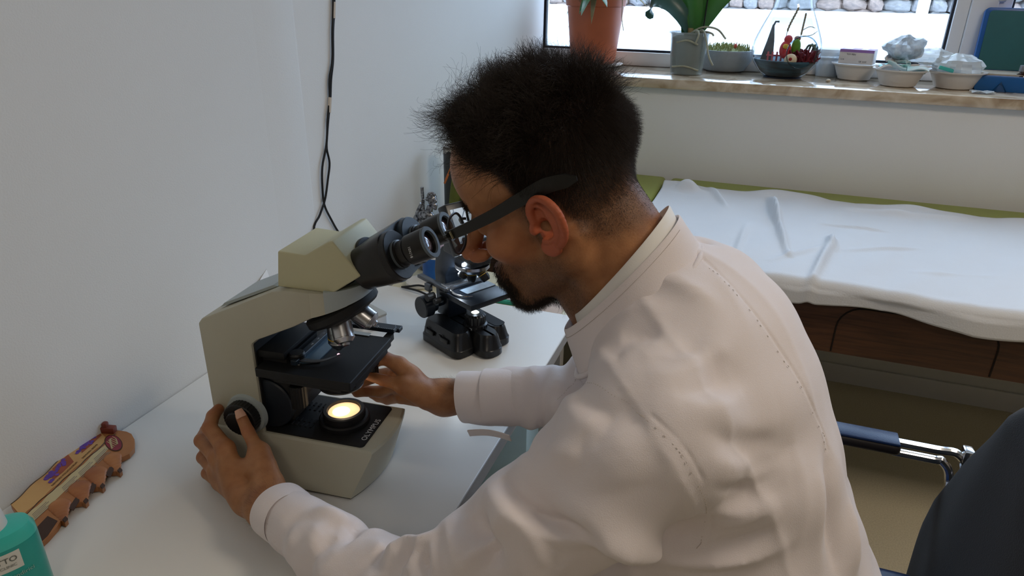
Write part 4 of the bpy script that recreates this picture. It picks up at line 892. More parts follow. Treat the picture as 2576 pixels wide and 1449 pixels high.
for (a, b, h, w) in [((1937, 497), (1985, 640), 0.020, 0.010), ((1940, 500), (1958, 560), 0.018, 0.014), ((2120, 520), (2300, 545), 0.010, 0.018), ((2095, 600), (2040, 705), 0.016, 0.012), ((2060, 560), (2270, 582), 0.007, 0.008), ((1940, 650), (2085, 610), 0.006, 0.012), ((2085, 590), (2100, 625), 0.012, 0.010), ((2130, 625), (2330, 620), 0.006, 0.010), ((1700, 470), (1760, 480), 0.028, 0.022), ((1790, 470), (1830, 520), 0.012, 0.012), ((2200, 535), (2460, 550), 0.008, 0.02), ((1640, 480), (1600, 560), 0.014, 0.02), ((1880, 560), (1850, 640), 0.006, 0.01), ((2300, 680), (2500, 690), 0.004, 0.012)]:
    q0 = W2(*a); q1 = W2(*b); folds.append((*q0, *q1, h, w))
g = G(); g.sheet(paper, 300, 150, 0.0006); o = g.build('couch_paper', M_paper, None, 180); tag(o, 'crinkled white paper sheet spread over the green couch', 'sheet')

# ------------------------------------------------------------------ chair with a black jacket over its back
M_navy = mat('navy_vinyl', (22, 44, 84), 0.35, noise=0.06, bump=0.2, bscale=500)
M_arm = mat('black_brown_pad', (30, 26, 27), 0.45, noise=0.08)
M_jack = mat('black_jacket_cloth', (8, 9, 13), 0.85, noise=0.2, nscale=30, bump=0.4, bscale=500, sheen=0.1)
t = root('armchair', (1.20, 0.93, 0), 0, 'blue vinyl armchair with chrome frame that the man is sitting on', 'chair')
g = G(); g.box((-0.02, 0.0, 0.445), (0.38, 0.48, 0.07), 0.025, seg=4); g.build('seat', M_navy, t)
g = G(); g.box((0.200, 0, 0.67), (0.035, 0.30, 0.30), 0.016, seg=4); g.build('backrest', M_navy, t)
for sy in (-1, 1):
    arr = G(); arr.box((0.0+0.015, sy*0.335-(0.02 if sy < 0 else 0), 0.680), (0.170, 0.046, 0.024), 0.009, seg=3); ar = arr.build('armrest', M_arm, t)
    g = G(); g.box((0.015, sy*0.335-(0.02 if sy < 0 else 0), 0.6925), (0.164, 0.043, 0.006), 0.0028, seg=2); g.build('armrest_top', M_navy, ar)
    for k in (0, 1):
        g = G(); zz = 0.687-0.022*k
        g.tube(spline([(0.09, sy*0.335, zz), (0.16, sy*0.335, zz), (0.195-0.02*k, sy*0.334, zz), (0.212-0.02*k, sy*0.330, zz-0.03), (0.213-0.02*k, sy*0.315, zz-0.12), (0.213-0.02*k, sy*0.27, 0.02)], 6), 0.0080, 10); g.build('chrome_tube', M_chrome, t)
    g = G(); g.tube(spline([(-0.05, sy*0.333, 0.672), (-0.12, sy*0.325, 0.63), (-0.15, sy*0.30, 0.45), (-0.16, sy*0.262, 0.01)], 6), 0.0080, 10); g.build('leg', M_chrome, t)
    g = G(); g.box((0.210, sy*0.335, 0.689), (0.018, 0.028, 0.026), 0.004); g.build('bracket', M_chrome, t)
for sx in (-0.15, 0.17):
    g = G(); g.tube([(sx, -0.27, 0.400), (sx, 0.27, 0.400)], 0.008, 10); g.build('cross_tube', M_chrome, t)
def jk(z):
    hw = np.interp(z, [0.30, 0.40, 0.53, 0.60, 0.746, 0.83, 0.915, 0.985], [0.30, 0.32, 0.318, 0.30, 0.22, 0.16, 0.105, 0.03]); hd = np.interp(z, [0.30, 0.5, 0.90, 0.985], [0.045, 0.052, 0.046, 0.02])
    return hw, hd
g = G(); rings = []
for j in range(33):
    z = 0.30+(0.985-0.30)*j/32; hw, hd = jk(z); ring = []
    for i in range(72):
        a = 2*math.pi*i/72; c, s_ = math.cos(a), math.sin(a)
        f = 1+0.05*math.sin(a*9+z*3)*(1-z)+0.03*math.sin(a*5+z*9)
        ring.append((hd*f*np.sign(c)*abs(c)**0.6, hw*np.sign(s_)*abs(s_)**0.8, z))
    rings.append(ring)
g.loft(rings); o = g.build('jacket', M_jack, None, 60); o.location = (1.40, 0.95, 0); tag(o, 'black jacket draped over the back of the chair at the right', 'jacket')

# ------------------------------------------------------------------ die-cut printed card leaning on the wall
def card():
    t = root('printed_card', (0, 0, 0), 0, 'brown caterpillar shaped printed card with stubby legs leaning on the wall', 'card')
    A0 = Vector(at(30, 1280, 0, 0.022)); A1 = Vector(at(250, 1078, 0, 0.018)); B0 = Vector(at(96, 1388, 2, 0.7508)); B1 = Vector(at(334, 1172, 2, 0.7508))
    n = ((B0-A0).cross(B1-A0)).normalized(); rd = Vector(FW+RT*(250-PPX)/FPX-UP*(1078-PPY)/FPX); cc = Vector(CAM); A1 = cc+rd*((A0-cc).dot(n)/rd.dot(n))
    n = ((A1-A0).cross(B0-A0)).normalized(); n = n if n.x > 0 else -n
    def Pt(u, v, h=0.0): return (A0*(1-u)+A1*u)*(1-v)+(B0*(1-u)+B1*u)*v+n*h
    def outline(k):
        top = [(i/20, 0.02*math.sin(i*1.1)-0.00) for i in range(0, 21)]
        right = [(1.03, 0.10), (1.05, 0.28), (1.10, 0.36), (1.155, 0.50), (1.175, 0.60), (1.16, 0.72), (1.10, 0.84), (1.03, 0.86)]
        bot = []
        for c in (0.86, 0.66, 0.48, 0.27):
            bot += [(c+0.075, 0.80), (c+0.035, 0.88), (c+0.020, 1.0), (c-0.012, 1.01), (c-0.030, 0.93), (c-0.075, 0.86 if c > 0.3 else 0.97)]
        return top+right+bot+[(0.1, 1.0), (0.0, 1.0)]
    ol = outline(0)
    def cover(name, poly, h0, h1, m, smooth=30, parent=t):
        g = G(); g.loft([[Pt(u, v, h0) for u, v in poly], [Pt(u, v, h1) for u, v in poly]]); return g.build(name, m, parent, smooth)
    M_card = mat('printed_brown', (176, 118, 70), 0.4, rgb2=(128, 74, 44), nscale=9)
    M_tan = mat('printed_tan', (200, 160, 104), 0.4, rgb2=(184, 138, 84), nscale=14); M_tan2 = mat('printed_pale_tan', (196, 180, 138), 0.4, noise=0.04)
    M_dk = mat('printed_dark_brown', (66, 42, 32), 0.4, noise=0.1, nscale=20); M_line = mat('printed_line', (70, 46, 24), 0.5)
    M_pu = mat('printed_purple', (106, 66, 156), 0.4, rgb2=(80, 52, 140), nscale=90); M_rd = mat('printed_rust', (156, 82, 52), 0.4, rgb2=(136, 66, 44), nscale=40)
    M_gt = mat('printed_grey_text', (150, 140, 126), 0.5, noise=0.1, nscale=200); M_peach = mat('printed_orange_tan', (190, 128, 76), 0.4, rgb2=(150, 90, 54), nscale=20)
    cover('board', ol, 0.0, 0.009, M_card)
    cover('upper_panel', [(u, v) for u, v in [(i/20, 0.012*math.sin(i*1.1)+0.02) for i in range(0, 20)]]+[(0.97-i/20, 0.36+0.014*math.sin(i*1.3)) for i in range(0, 20)], 0.0091, 0.0095, M_tan)
    cover('pale_strip', [(i/20, 0.40+0.014*math.sin(-i*1.3)) for i in range(0, 21)]+[(1.04, 0.42), (1.0, 0.50), (0.7, 0.56), (0.4, 0.56), (0, 0.60)], 0.0091, 0.0094, M_tan2)
    for (c, r_) in ((0.27, 0.050), (0.48, 0.054), (0.66, 0.054), (0.86, 0.045)):      # plump leg shapes, raised
        g = G()
        for k in range(5):
            q = Pt(c+0.03-0.008*k, 0.70+0.055*k, 0.0085); s = r_*(1-0.15*k)*0.30
            g.ball(q, (s*1.0, s*1.0, s*1.0), u=16, v=10, fn=lambda w: w-n*(w.dot(n)*0.72))
        g.build('plump_leg', M_peach, t, 60)
        cover('leg_tip', [(c+0.016, 0.95), (c+0.020, 1.012), (c-0.014, 1.02), (c-0.018, 0.96)], 0.0092, 0.0115, M_dk)
    for a, b in ((0.34, 0.44), (0.54, 0.62), (0.74, 0.82)): cover('dark_gap', [(a, 0.86), (b-0.01, 0.80), (b+0.02, 0.84), (b, 0.90), (a+0.02, 0.96)], 0.0091, 0.0097, M_dk)
    cover('dark_end', [(0.0, 0.74), (0.18, 0.70), (0.22, 0.90), (0.10, 0.985), (0.0, 0.99)], 0.0091, 0.0095, M_dk)
    for v0, ph in ((0.38, 1.3), (0.015, 1.1)):
        g = G(); g.tube([Pt(i/40*(0.99 if v0 < .1 else 1.06), v0+0.014*math.sin(i*0.5*ph), 0.0096) for i in range(41)], 0.0007, 6); g.build('printed_outline', M_line, t)
    for (u0, u1, v0, v1) in ((0.70, 0.95, 0.05, 0.22), (0.36, 0.60, 0.05, 0.24)):
        pt_ = cover('picture_ground', [(u0+0.06, v0), (u1, v0), (u1, v1), (u0+0.12, v1+0.01), (u0, v1)], 0.0096, 0.0099, M_rd)
        g = G()
        for k in range(34):
            f = random.random(); uu = u0-0.04+f*(u1-u0)*0.92; vv = v0+0.01+(0.10 if k % 3 else 0.17)*(random.random()*0.8+0.25*(1-f)); g.lathe([(0.0034*random.uniform(0.6, 1.2), 0), (0.0030, 0.0004), (0, 0.0005)], Pt(uu, vv, 0.0099), n, 8)
        g.build('purple_cells', M_pu, t)['kind'] = 'stuff'
    xd = (A1-A0).normalized(); vd = (Pt(0.5, 0)-Pt(0.5, 1)).normalized()
    for u, s in ((0.36, 'DEMODEX FOLLICULORUM'), (0.70, 'DEMODEX BREVIS')):
        lettering('lettering', s, 0.0046, Pt(u-0.02, 0.325, 0.0098), xd, vd, M_line, t)
    for c in (0.10, 0.40, 0.58, 0.76):
        g = G()
        for r_ in range(5): g.loft([[Pt(c-0.01, 0.475+0.028*r_, 0.0095), Pt(c+0.13+0.02*math.sin(r_*2.1), 0.470+0.028*r_, 0.0095), Pt(c+0.13+0.02*math.sin(r_*2.1), 0.480+0.028*r_, 0.0095), Pt(c-0.01, 0.485+0.028*r_, 0.0095)], [Pt(c-0.01, 0.475+0.028*r_, 0.0098), Pt(c+0.13+0.02*math.sin(r_*2.1), 0.470+0.028*r_, 0.0098), Pt(c+0.13+0.02*math.sin(r_*2.1), 0.480+0.028*r_, 0.0098), Pt(c-0.01, 0.485+0.028*r_, 0.0098)]])
        g.build('small_print', M_gt, t)['kind'] = 'stuff'
    oc = lambda r_, k=48: [(0.985+0.062*r_*math.cos(2*math.pi*i/k)+0.02*r_*math.sin(2*math.pi*i/k), 0.50+0.17*r_*math.sin(2*math.pi*i/k)-0.03*r_*math.cos(2*math.pi*i/k)) for i in range(k)]
    cover('oval_rim', oc(1.12), 0.0091, 0.0097, M_line); cover('oval_picture', oc(1.0), 0.0097, 0.0100, mat('printed_crimson', (150, 48, 60), 0.4, rgb2=(120, 40, 60), nscale=60))
    for k in range(7):
        g = G(); g.tube([Pt(0.945+0.012*k+0.010*math.sin(j*0.9+k), 0.40+0.035*j, 0.0102) for j in range(6)], 0.0008, 5); g.build('pale_strand', M_tan2, t)
    # maroon hinge piece along the top far end
    g = G(); g.box((0, 0, 0), (0.012, 0.044, 0.012), 0.002); g.box((0.0, -0.006, 0.008), (0.010, 0.009, 0.012), 0.003)
    o = g.build('maroon_hinge', mat('maroon_plastic', (120, 56, 44), 0.35, noise=0.1), t); o.matrix_local = Matrix.Translation(Pt(0.985, 0.17, 0.014)) @ frame(n, xd).to_4x4() @ Matrix.Rotation(R(95), 4, 'Z')
card()

# ------------------------------------------------------------------ teal bottle in the near corner
t = root('lotion_bottle', (0.171, 0.399, 0.75), R(60), 'teal lotion bottle with a white cap at the lower left corner', 'bottle')
def oval(rx, ry, z, n=56, e=0.85): return [(rx*np.sign(math.cos(a))*abs(math.cos(a))**e, ry*np.sign(math.sin(a))*abs(math.sin(a))**e, z) for a in [2*math.pi*i/n for i in range(n)]]
g = G(); g.loft([oval(0.040, 0.024, 0.0), oval(0.043, 0.027, 0.003), oval(0.043, 0.027, 0.092), oval(0.0425, 0.0265, 0.0945)]); g.build('body', mat('teal_bottle', (18, 150, 140), 0.3, noise=0.05, coat=0.3), t)
g = G(); g.loft([oval(0.0428, 0.0268, 0.0947), oval(0.0425, 0.0262, 0.102), oval(0.038, 0.023, 0.111), oval(0.022, 0.017, 0.1155), oval(0.013, 0.013, 0.117)]); g.build('shoulder', mat('pale_teal_shoulder', (62, 186, 172), 0.3, noise=0.04, coat=0.2), t)
g = G(); g.lathe([(0, 0.112), (0.0175, 0.112), (0.018, 0.114), (0.0155, 0.138), (0.012, 0.1415), (0, 0.1415)], n=44); cp = g.build('cap', mat('cap_white', (222, 222, 222), 0.4, noise=0.02), t)
g = G(); g.lathe([(0, 0.1416), (0.005, 0.1418), (0, 0.142)], n=20); g.build('cap_dot', mat('cap_blue', (96, 100, 150), 0.4), cp)
def onb(x, z, off=0.0): y = -0.027*(1-min(0.999, abs(x/0.043))**(2/0.85))**(0.85/2); return Vector((x, y-off, z))
def curved(name, x0, x1, z0, z1, off, m, th=0.0003):
    g = G(); g.sheet(lambda u, v: onb(x0+(x1-x0)*u, z0+(z1-z0)*v, off), 10, 2, th); return g.build(name, m, t, 60)
curved('label_patch', -0.008, 0.020, 0.064, 0.090, 0.0006, mat('label_cream', (206, 204, 194), 0.5, noise=0.03))
def wrapped(s, size, x0, z0, m, name='lettering'):
    o = lettering(name, s, size, (0, 0, 0), (1, 0, 0), (0, 0, 1), m, t); me = o.data
    o.matrix_local = Matrix()
    for v in me.vertices:
        q = onb(x0+v.co.x, z0+v.co.y, 0.0012+abs(v.co.z)); v.co = q
    return o
wrapped('TTO', 0.0105, -0.005, 0.0775, mat('label_grey_ink', (120, 124, 116), 0.6)); wrapped('CLINIC', 0.0055, -0.0035, 0.070, mat('label_pale_ink', (150, 152, 144), 0.6))
wrapped('Nemlendirici', 0.0078, -0.012, 0.053, mat('white_ink', (196, 216, 208), 0.5)); wrapped('El Kremi', 0.0078, -0.010, 0.042, mat('white_ink2', (196, 216, 208), 0.5)); wrapped('250 ml', 0.006, -0.010, 0.028, mat('white_ink3', (196, 216, 208), 0.5))
# ------------------------------------------------------------------ implicit-surface modelling (numpy surface nets)
def smin(a, b, k):
    h = np.clip(0.5+0.5*(b-a)/k, 0, 1); return b*(1-h)+a*h-k*h*(1-h)
def smax(a, b, k): return -smin(-a, -b, k)
def cone(P, a, b, ra, rb):
    """round cone distance"""
    a = np.array(a, dtype=np.float32); b = np.array(b, dtype=np.float32); ba = b-a; l2 = float(ba@ba)
    t = np.clip(((P-a)@ba)/l2, 0, 1); return np.linalg.norm(P-a-t[..., None]*ba, axis=-1)-(ra+(rb-ra)*t)
def ell(P, c, r, M=None):
    q = P-np.array(c, dtype=np.float32)
    if M is not None: q = q@np.array(M, dtype=np.float32)
    r = np.array(r, dtype=np.float32); k0 = np.linalg.norm(q/r, axis=-1); k1 = np.linalg.norm(q/(r*r), axis=-1)
    return k0*(k0-1)/np.maximum(k1, 1e-9)
def surface_nets(f, lo, hi, h):
    lo = np.array(lo, dtype=np.float32); n = [int(math.ceil((hi[i]-lo[i])/h))+1 for i in range(3)]
    V = np.empty(n, dtype=np.float32); ys = lo[1]+h*np.arange(n[1]); zs = lo[2]+h*np.arange(n[2]); step = max(1, int(6e5/(n[1]*n[2])))
    for i in range(0, n[0], step):
        xs = lo[0]+h*np.arange(i, min(n[0], i+step))
        P = np.stack(np.meshgrid(xs, ys, zs, indexing='ij'), -1).astype(np.float32); V[i:i+len(xs)] = f(P)
    s = V < 0
    c = np.zeros([k-1 for k in n], dtype=np.int8)
    for dx in (0, 1):
        for dy in (0, 1):
            for dz in (0, 1): c += s[dx:n[0]-1+dx, dy:n[1]-1+dy, dz:n[2]-1+dz]
    act = (c > 0) & (c < 8); I = np.argwhere(act); ids = -np.ones(act.shape, dtype=np.int64); ids[act] = np.arange(len(I))
    acc = np.zeros((len(I), 3)); cnt = np.zeros(len(I))
    cor = [(dx, dy, dz) for dx in (0, 1) for dy in (0, 1) for dz in (0, 1)]
    for a in cor:
        for ax in range(3):
            if a[ax]: continue
            b = list(a); b[ax] = 1
            va = V[I[:, 0]+a[0], I[:, 1]+a[1], I[:, 2]+a[2]]; vb = V[I[:, 0]+b[0], I[:, 1]+b[1], I[:, 2]+b[2]]
            m = (va < 0) != (vb < 0); t = np.where(m, va/np.where(m, va-vb, 1), 0)
            p = np.tile(np.array(a, dtype=float), (len(I), 1)); p[:, ax] = t
            acc[m] += p[m]; cnt[m] += 1
    verts = lo+h*(I+acc/np.maximum(cnt, 1)[:, None])
    faces = []
    for ax in range(3):
        sl0 = [slice(None)]*3; sl1 = [slice(None)]*3; sl0[ax] = slice(0, n[ax]-1); sl1[ax] = slice(1, n[ax])
        a, b = s[tuple(sl0)], s[tuple(sl1)]; u, v = [(1, 2), (2, 0), (0, 1)][ax]
        e = np.argwhere(a != b); e = e[(e[:, u] > 0) & (e[:, v] > 0) & (e[:, u] < n[u]-1) & (e[:, v] < n[v]-1)]
        fl = a[e[:, 0], e[:, 1], e[:, 2]]
        q = []
        for du, dv in ((1, 1), (0, 1), (0, 0), (1, 0)):
            k = e.copy(); k[:, u] -= du; k[:, v] -= dv; q.append(ids[k[:, 0], k[:, 1], k[:, 2]])
        q = np.stack(q, 1); q[~fl] = q[~fl][:, ::-1]; faces.append(q)
    return verts, np.concatenate(faces)
def np_mesh(name, parts):
    """join (verts, faces) arrays into one mesh"""
    vs, fs, o = [], [], 0
    for v, f in parts: vs.append(v); fs.append(f+o); o += len(v)
    v = np.concatenate(vs); f = np.concatenate(fs)
    me = bpy.data.meshes.new(name); me.vertices.add(len(v)); me.vertices.foreach_set('co', v.astype(np.float32).ravel())
    me.loops.add(f.size); me.loops.foreach_set('vertex_index', f.astype(np.int32).ravel())
    me.polygons.add(len(f)); me.polygons.foreach_set('loop_start', np.arange(0, f.size, 4, dtype=np.int32)); me.polygons.foreach_set('loop_total', np.full(len(f), 4, dtype=np.int32))
    me.update(calc_edges=True); me.validate(); return me
def vnormals(v, f):
    n = np.cross(v[f[:, 2]]-v[f[:, 0]], v[f[:, 3]]-v[f[:, 1]]); N = np.zeros_like(v)
    for k in range(4): np.add.at(N, f[:, k], n)
    return N/np.maximum(np.linalg.norm(N, axis=1), 1e-12)[:, None]
def relax(v, f, it=1, w=0.5):
    E = np.concatenate([f[:, [0, 1]], f[:, [1, 2]], f[:, [2, 3]], f[:, [3, 0]]]); E = np.concatenate([E, E[:, ::-1]]); d = np.bincount(E[:, 0], minlength=len(v))[:, None]
    for _ in range(it):
        s = np.stack([np.bincount(E[:, 0], weights=v[E[:, 1], k], minlength=len(v)) for k in range(3)], 1); v = v*(1-w)+w*s/np.maximum(d, 1)
    return v
def polyd(P, pts, closed=False):
    """distance to a polyline and arclength fraction"""
    pts = [np.array(p, dtype=float) for p in pts]; L = [0]
    for a, b in zip(pts, pts[1:]): L.append(L[-1]+np.linalg.norm(b-a))
    best = np.full(len(P), 1e9); fr = np.zeros(len(P))
    for i, (a, b) in enumerate(zip(pts, pts[1:])):
        ba = b-a; t = np.clip(((P-a)@ba)/max(ba@ba, 1e-12), 0, 1); d = np.linalg.norm(P-a-t[:, None]*ba, axis=1); m = d < best
        best[m] = d[m]; fr[m] = ((L[i]+t*(L[i+1]-L[i]))/L[-1])[m]
    return best, fr
# ------------------------------------------------------------------ the man
def skin_mat():
    m = bpy.data.materials.new('skin'); m.use_nodes = True; nt = m.node_tree; b = nt.nodes['Principled BSDF']
    at_ = nt.nodes.new('ShaderNodeAttribute'); at_.attribute_name = 'tone'; sp_ = nt.nodes.new('ShaderNodeSeparateColor'); nt.links.new(at_.outputs['Color'], sp_.inputs[0])
    tc = nt.nodes.new('ShaderNodeTexCoord')
    n1 = nt.nodes.new('ShaderNodeTexNoise'); n1.inputs['Scale'].default_value = 38; n1.inputs['Detail'].default_value = 5; nt.links.new(tc.outputs['Object'], n1.inputs['Vector'])
    r1 = nt.nodes.new('ShaderNodeValToRGB'); r1.color_ramp.elements[0].position = 0.3; r1.color_ramp.elements[1].position = 0.72
    r1.color_ramp.elements[0].color = (*S(146, 96, 62), 1); r1.color_ramp.elements[1].color = (*S(178, 126, 84), 1); nt.links.new(n1.outputs['Fac'], r1.inputs[0])
    def mix(a, bcol, fac, clamp=True):
        x = nt.nodes.new('ShaderNodeMix'); x.data_type = 'RGBA'; nt.links.new(a, x.inputs[6]); x.inputs[7].default_value = (*bcol, 1); nt.links.new(fac, x.inputs[0]); return x.outputs[2]
    c = mix(r1.outputs[0], S(176, 86, 60), sp_.outputs[1])              # ruddier ear, nose, knuckles
    n2 = nt.nodes.new('ShaderNodeTexNoise'); n2.inputs['Scale'].default_value = 900; n2.inputs['Detail'].default_value = 2; nt.links.new(tc.outputs['Object'], n2.inputs['Vector'])
    mr = nt.nodes.new('ShaderNodeMapRange'); mr.inputs[1].default_value = 0.35; mr.inputs[2].default_value = 0.65; mr.inputs[3].default_value = 0.65; mr.inputs[4].default_value = 1.15; nt.links.new(n2.outputs['Fac'], mr.inputs[0])
    mu = nt.nodes.new('ShaderNodeMath'); mu.operation = 'MULTIPLY'; mu.use_clamp = True; nt.links.new(mr.outputs[0], mu.inputs[0]); nt.links.new(sp_.outputs[0], mu.inputs[1])
    c = mix(c, S(34, 28, 26), mu.outputs[0])                             # hair roots and stubble
    nt.links.new(c, b.inputs['Base Color']); b.inputs['Roughness'].default_value = 0.50; b.inputs['Specular IOR Level'].default_value = 0.35
    b.inputs['Subsurface Weight'].default_value = 0.12; b.inputs['Subsurface Radius'].default_value = (0.010, 0.004, 0.002); b.inputs['Subsurface Scale'].default_value = 0.6
    nb = nt.nodes.new('ShaderNodeTexNoise'); nb.inputs['Scale'].default_value = 420; nb.inputs['Detail'].default_value = 3; nt.links.new(tc.outputs['Object'], nb.inputs['Vector'])
    bu = nt.nodes.new('ShaderNodeBump'); bu.inputs['Strength'].default_value = 0.25; bu.inputs['Distance'].default_value = 0.001; nt.links.new(nb.outputs['Fac'], bu.inputs['Height']); nt.links.new(bu.outputs[0], b.inputs['Normal'])
    return m
M_skin = skin_mat()
M_coat = mat('white_coat_cloth', (226, 217, 217), 0.72, noise=0.02, nscale=6, bump=0.22, bscale=900, sheen=0.15)
M_shirt = mat('white_shirt', (228, 226, 222), 0.7, noise=0.02, bump=0.1, bscale=900)
M_hair = mat('dark_hair', (46, 38, 33), 0.45, noise=0.2, nscale=40, spec=0.3)
man = root('person', (0.0, 0.0, 0.0), 0, 'man in a white coat and dark glasses leaning into the big microscope', 'person')

# --- head frame: f forward, l to his left (towards the camera), u up
HS = 1.07; HC = np.array([0.752, 0.773, 1.232])
def head_axes(yaw, pitch, roll):
    cy, sy = math.cos(yaw), math.sin(yaw); f = np.array([-cy, sy, 0.]); l = np.array([-sy, -cy, 0.]); u = np.array([0, 0, 1.])
    f2 = f*math.cos(pitch)-u*math.sin(pitch); u2 = u*math.cos(pitch)+f*math.sin(pitch)
    return f2, l*math.cos(roll)+u2*math.sin(roll), u2*math.cos(roll)-l*math.sin(roll)
HF, HL, HU = head_axes(R(-4), R(24.5), R(-3)); HM = np.stack([HF, HL, HU])      # rows: local axes in world
def h2w(p): return HC+HS*(np.asarray(p)@HM)
def w2h(p): return ((np.asarray(p)-HC)@HM.T)/HS
NB = w2h((0.880, 0.778, 1.10))
LW = 1.12       # the lower face is a little shorter than the generic one
def head_sdf(P):
    P0 = P; P = P.copy(); P[..., 2] = np.where(P[..., 2] < -0.005, -0.005+(P[..., 2]+0.005)*LW, P[..., 2])
    Q = P.copy(); Q[..., 1] = np.abs(Q[..., 1])
    d = ell(P, (-0.004, 0, 0.054), (0.096, 0.0775, 0.082))
    d = smin(d, ell(P, (0.034, 0, 0.058), (0.069, 0.064, 0.064)), 0.012)
    d = smin(d, ell(P, (0.040, 0, -0.022), (0.050, 0.055, 0.074)), 0.018)
    d = smin(d, cone(Q, (0.002, 0.059, -0.008), (-0.004, 0.053, -0.056), 0.016, 0.017), 0.016)
    d = smin(d, cone(Q, (-0.004, 0.053, -0.056), (0.068, 0.018, -0.096), 0.017, 0.019), 0.020)
    d = smin(d, ell(P, (0.076, 0, -0.098), (0.021, 0.024, 0.019)), 0.012)
    d = smin(d, ell(P, (0.071, 0, -0.066), (0.033, 0.034, 0.028)), 0.014)
    d = smin(d, ell(Q, (0.060, 0.043, -0.016), (0.024, 0.021, 0.022)), 0.016)
    d = smin(d, cone(Q, (0.084, 0.0, 0.030), (0.074, 0.040, 0.033), 0.013, 0.010), 0.014)
    d = smax(d, -ell(Q, (0.100, 0.033, 0.010), (0.018, 0.017, 0.013)), 0.014)
    d = smin(d, ell(Q, (0.076, 0.032, 0.009), (0.0135, 0.0135, 0.0125)), 0.003)
    d = smin(d, cone(P, (0.091, 0, 0.020), (0.122, 0, -0.022), 0.0085, 0.0110), 0.012)
    d = smin(d, ell(P, (0.1250, 0, -0.0260), (0.0120, 0.0125, 0.0112)), 0.006)
    d = smin(d, ell(Q, (0.110, 0.0140, -0.0310), (0.0140, 0.0075, 0.0090)), 0.006)
    d = smin(d, cone(Q, (0.100, 0, -0.0580), (0.088, 0.022, -0.062), 0.0065, 0.0030), 0.006)
    d = smin(d, cone(Q, (0.098, 0, -0.0725), (0.088, 0.019, -0.067), 0.0075, 0.0035), 0.006)
    d = smax(d, -cone(Q, (0.108, 0, -0.0650), (0.092, 0.025, -0.0645), 0.0016, 0.0008), 0.003)
    nk = cone(P0, (-0.030, 0, -0.010), tuple(NB), 0.0555, 0.0670)
    nk = smin(nk, cone(P0, (0.018, 0, -0.075), tuple(NB+np.array([0.045, 0, -0.010])), 0.034, 0.044), 0.03)
    d = smin(d, nk, 0.018)
    # sternomastoid from behind the ear
    d = smin(d, cone(Q, (-0.022, 0.058, -0.030), tuple(NB+np.array([0.055, 0.030, 0.0])), 0.011, 0.013), 0.014)
    return d
hv, hf = surface_nets(head_sdf, (-0.22, -0.095, -0.235), (0.14, 0.095, 0.145), 0.0022)
# ear in its own frame: a back, b up, c outward
ES = 1.12
EO = np.array([0.004, 0.0700, 0.002]); ec = np.array([0.36, 0.93, 0.0]); ec /= np.linalg.norm(ec)
ea = np.array([-0.93, 0.36, 0.0]); ea /= np.linalg.norm(ea); eb = np.array([0, 0, 1.0])
ca, sa = math.cos(R(9)), math.sin(R(9)); ea, eb = ea*ca-eb*sa*-1.0*0+ea*0+eb*0, eb
EM = np.stack([ea*math.cos(R(10))-eb*math.sin(R(10))*-1*-1*-1, eb*math.cos(R(10))+ea*math.sin(R(10)), ec])
EM[0] = ea*math.cos(R(10))-eb*math.sin(R(10)); EM[1] = eb*math.cos(R(10))+ea*math.sin(R(10))
def chain(P, pts, rs, k=0.0015):
    d = None
    for i in range(len(pts)-1):
        e = cone(P, pts[i], pts[i+1], rs[i], rs[i+1]); d = e if d is None else smin(d, e, k)
    return d
hx = [tuple(q) for q in spline([(-0.003, 0.000, 0.006), (-0.003, 0.014, 0.009), (0.001, 0.026, 0.011), (0.010, 0.034, 0.0135), (0.021, 0.031, 0.016), (0.0285, 0.020, 0.0175), (0.0300, 0.004, 0.0170), (0.0265, -0.010, 0.0145), (0.019, -0.021, 0.0115)], 3)]
ahx = [tuple(q) for q in spline([(0.009, -0.016, 0.0095), (0.0165, -0.010, 0.0115), (0.0205, 0.001, 0.0125), (0.0185, 0.012, 0.0118), (0.012, 0.020, 0.0100), (0.006, 0.025, 0.0085)], 3)]
def ear_sdf(P):
    # bowl shaped plate rising to the rim
    T = P.copy(); T[..., 2] = P[..., 2]-0.0035-0.42*np.clip(P[..., 0], -0.004, 0.03)
    d = ell(T, (0.0135, 0.004, 0.0), (0.0175, 0.0315, 0.0028))
    d = smin(d, ell(P, (0.008, -0.026, 0.0085), (0.0095, 0.0105, 0.0042)), 0.005)
    d = smin(d, chain(P, hx, [0.0036]+[0.0034]*(len(hx)-2)+[0.0030]), 0.0028)
    d = smin(d, chain(P, ahx, [0.0030]*len(ahx)), 0.0040)
    d = smin(d, ell(P, (-0.0035, -0.004, 0.0085), (0.0038, 0.0070, 0.0055)), 0.003)
    d = smin(d, ell(P, (0.0075, -0.0165, 0.0100), (0.0050, 0.0036, 0.0036)), 0.003)
    d = smin(d, cone(P, (0.004, 0.012, -0.006), (0.005, -0.012, -0.006), 0.0085, 0.0085), 0.008)
    d = smax(d, -ell(P, (0.0090, -0.002, 0.0100), (0.0095, 0.0115, 0.0110)), 0.0025)
    d = smax(d, -ell(P, (0.0070, 0.0165, 0.0150), (0.0055, 0.0060, 0.0070)), 0.003)
    d = smax(d, -ell(P, (0.0035, -0.003, 0.0030), (0.0036, 0.0046, 0.0090)), 0.002)
    return d
ev, ef = surface_nets(ear_sdf, (-0.016, -0.042, -0.018), (0.038, 0.042, 0.026), 0.0010)
ev = relax(ev, ef, 2, 0.4)
ev = ev*np.array([1.16, 0.85, 1.0]); eL = EO+ES*(ev@EM); mir = eL*np.array([1, -1, 1]); efm = ef[:, ::-1]

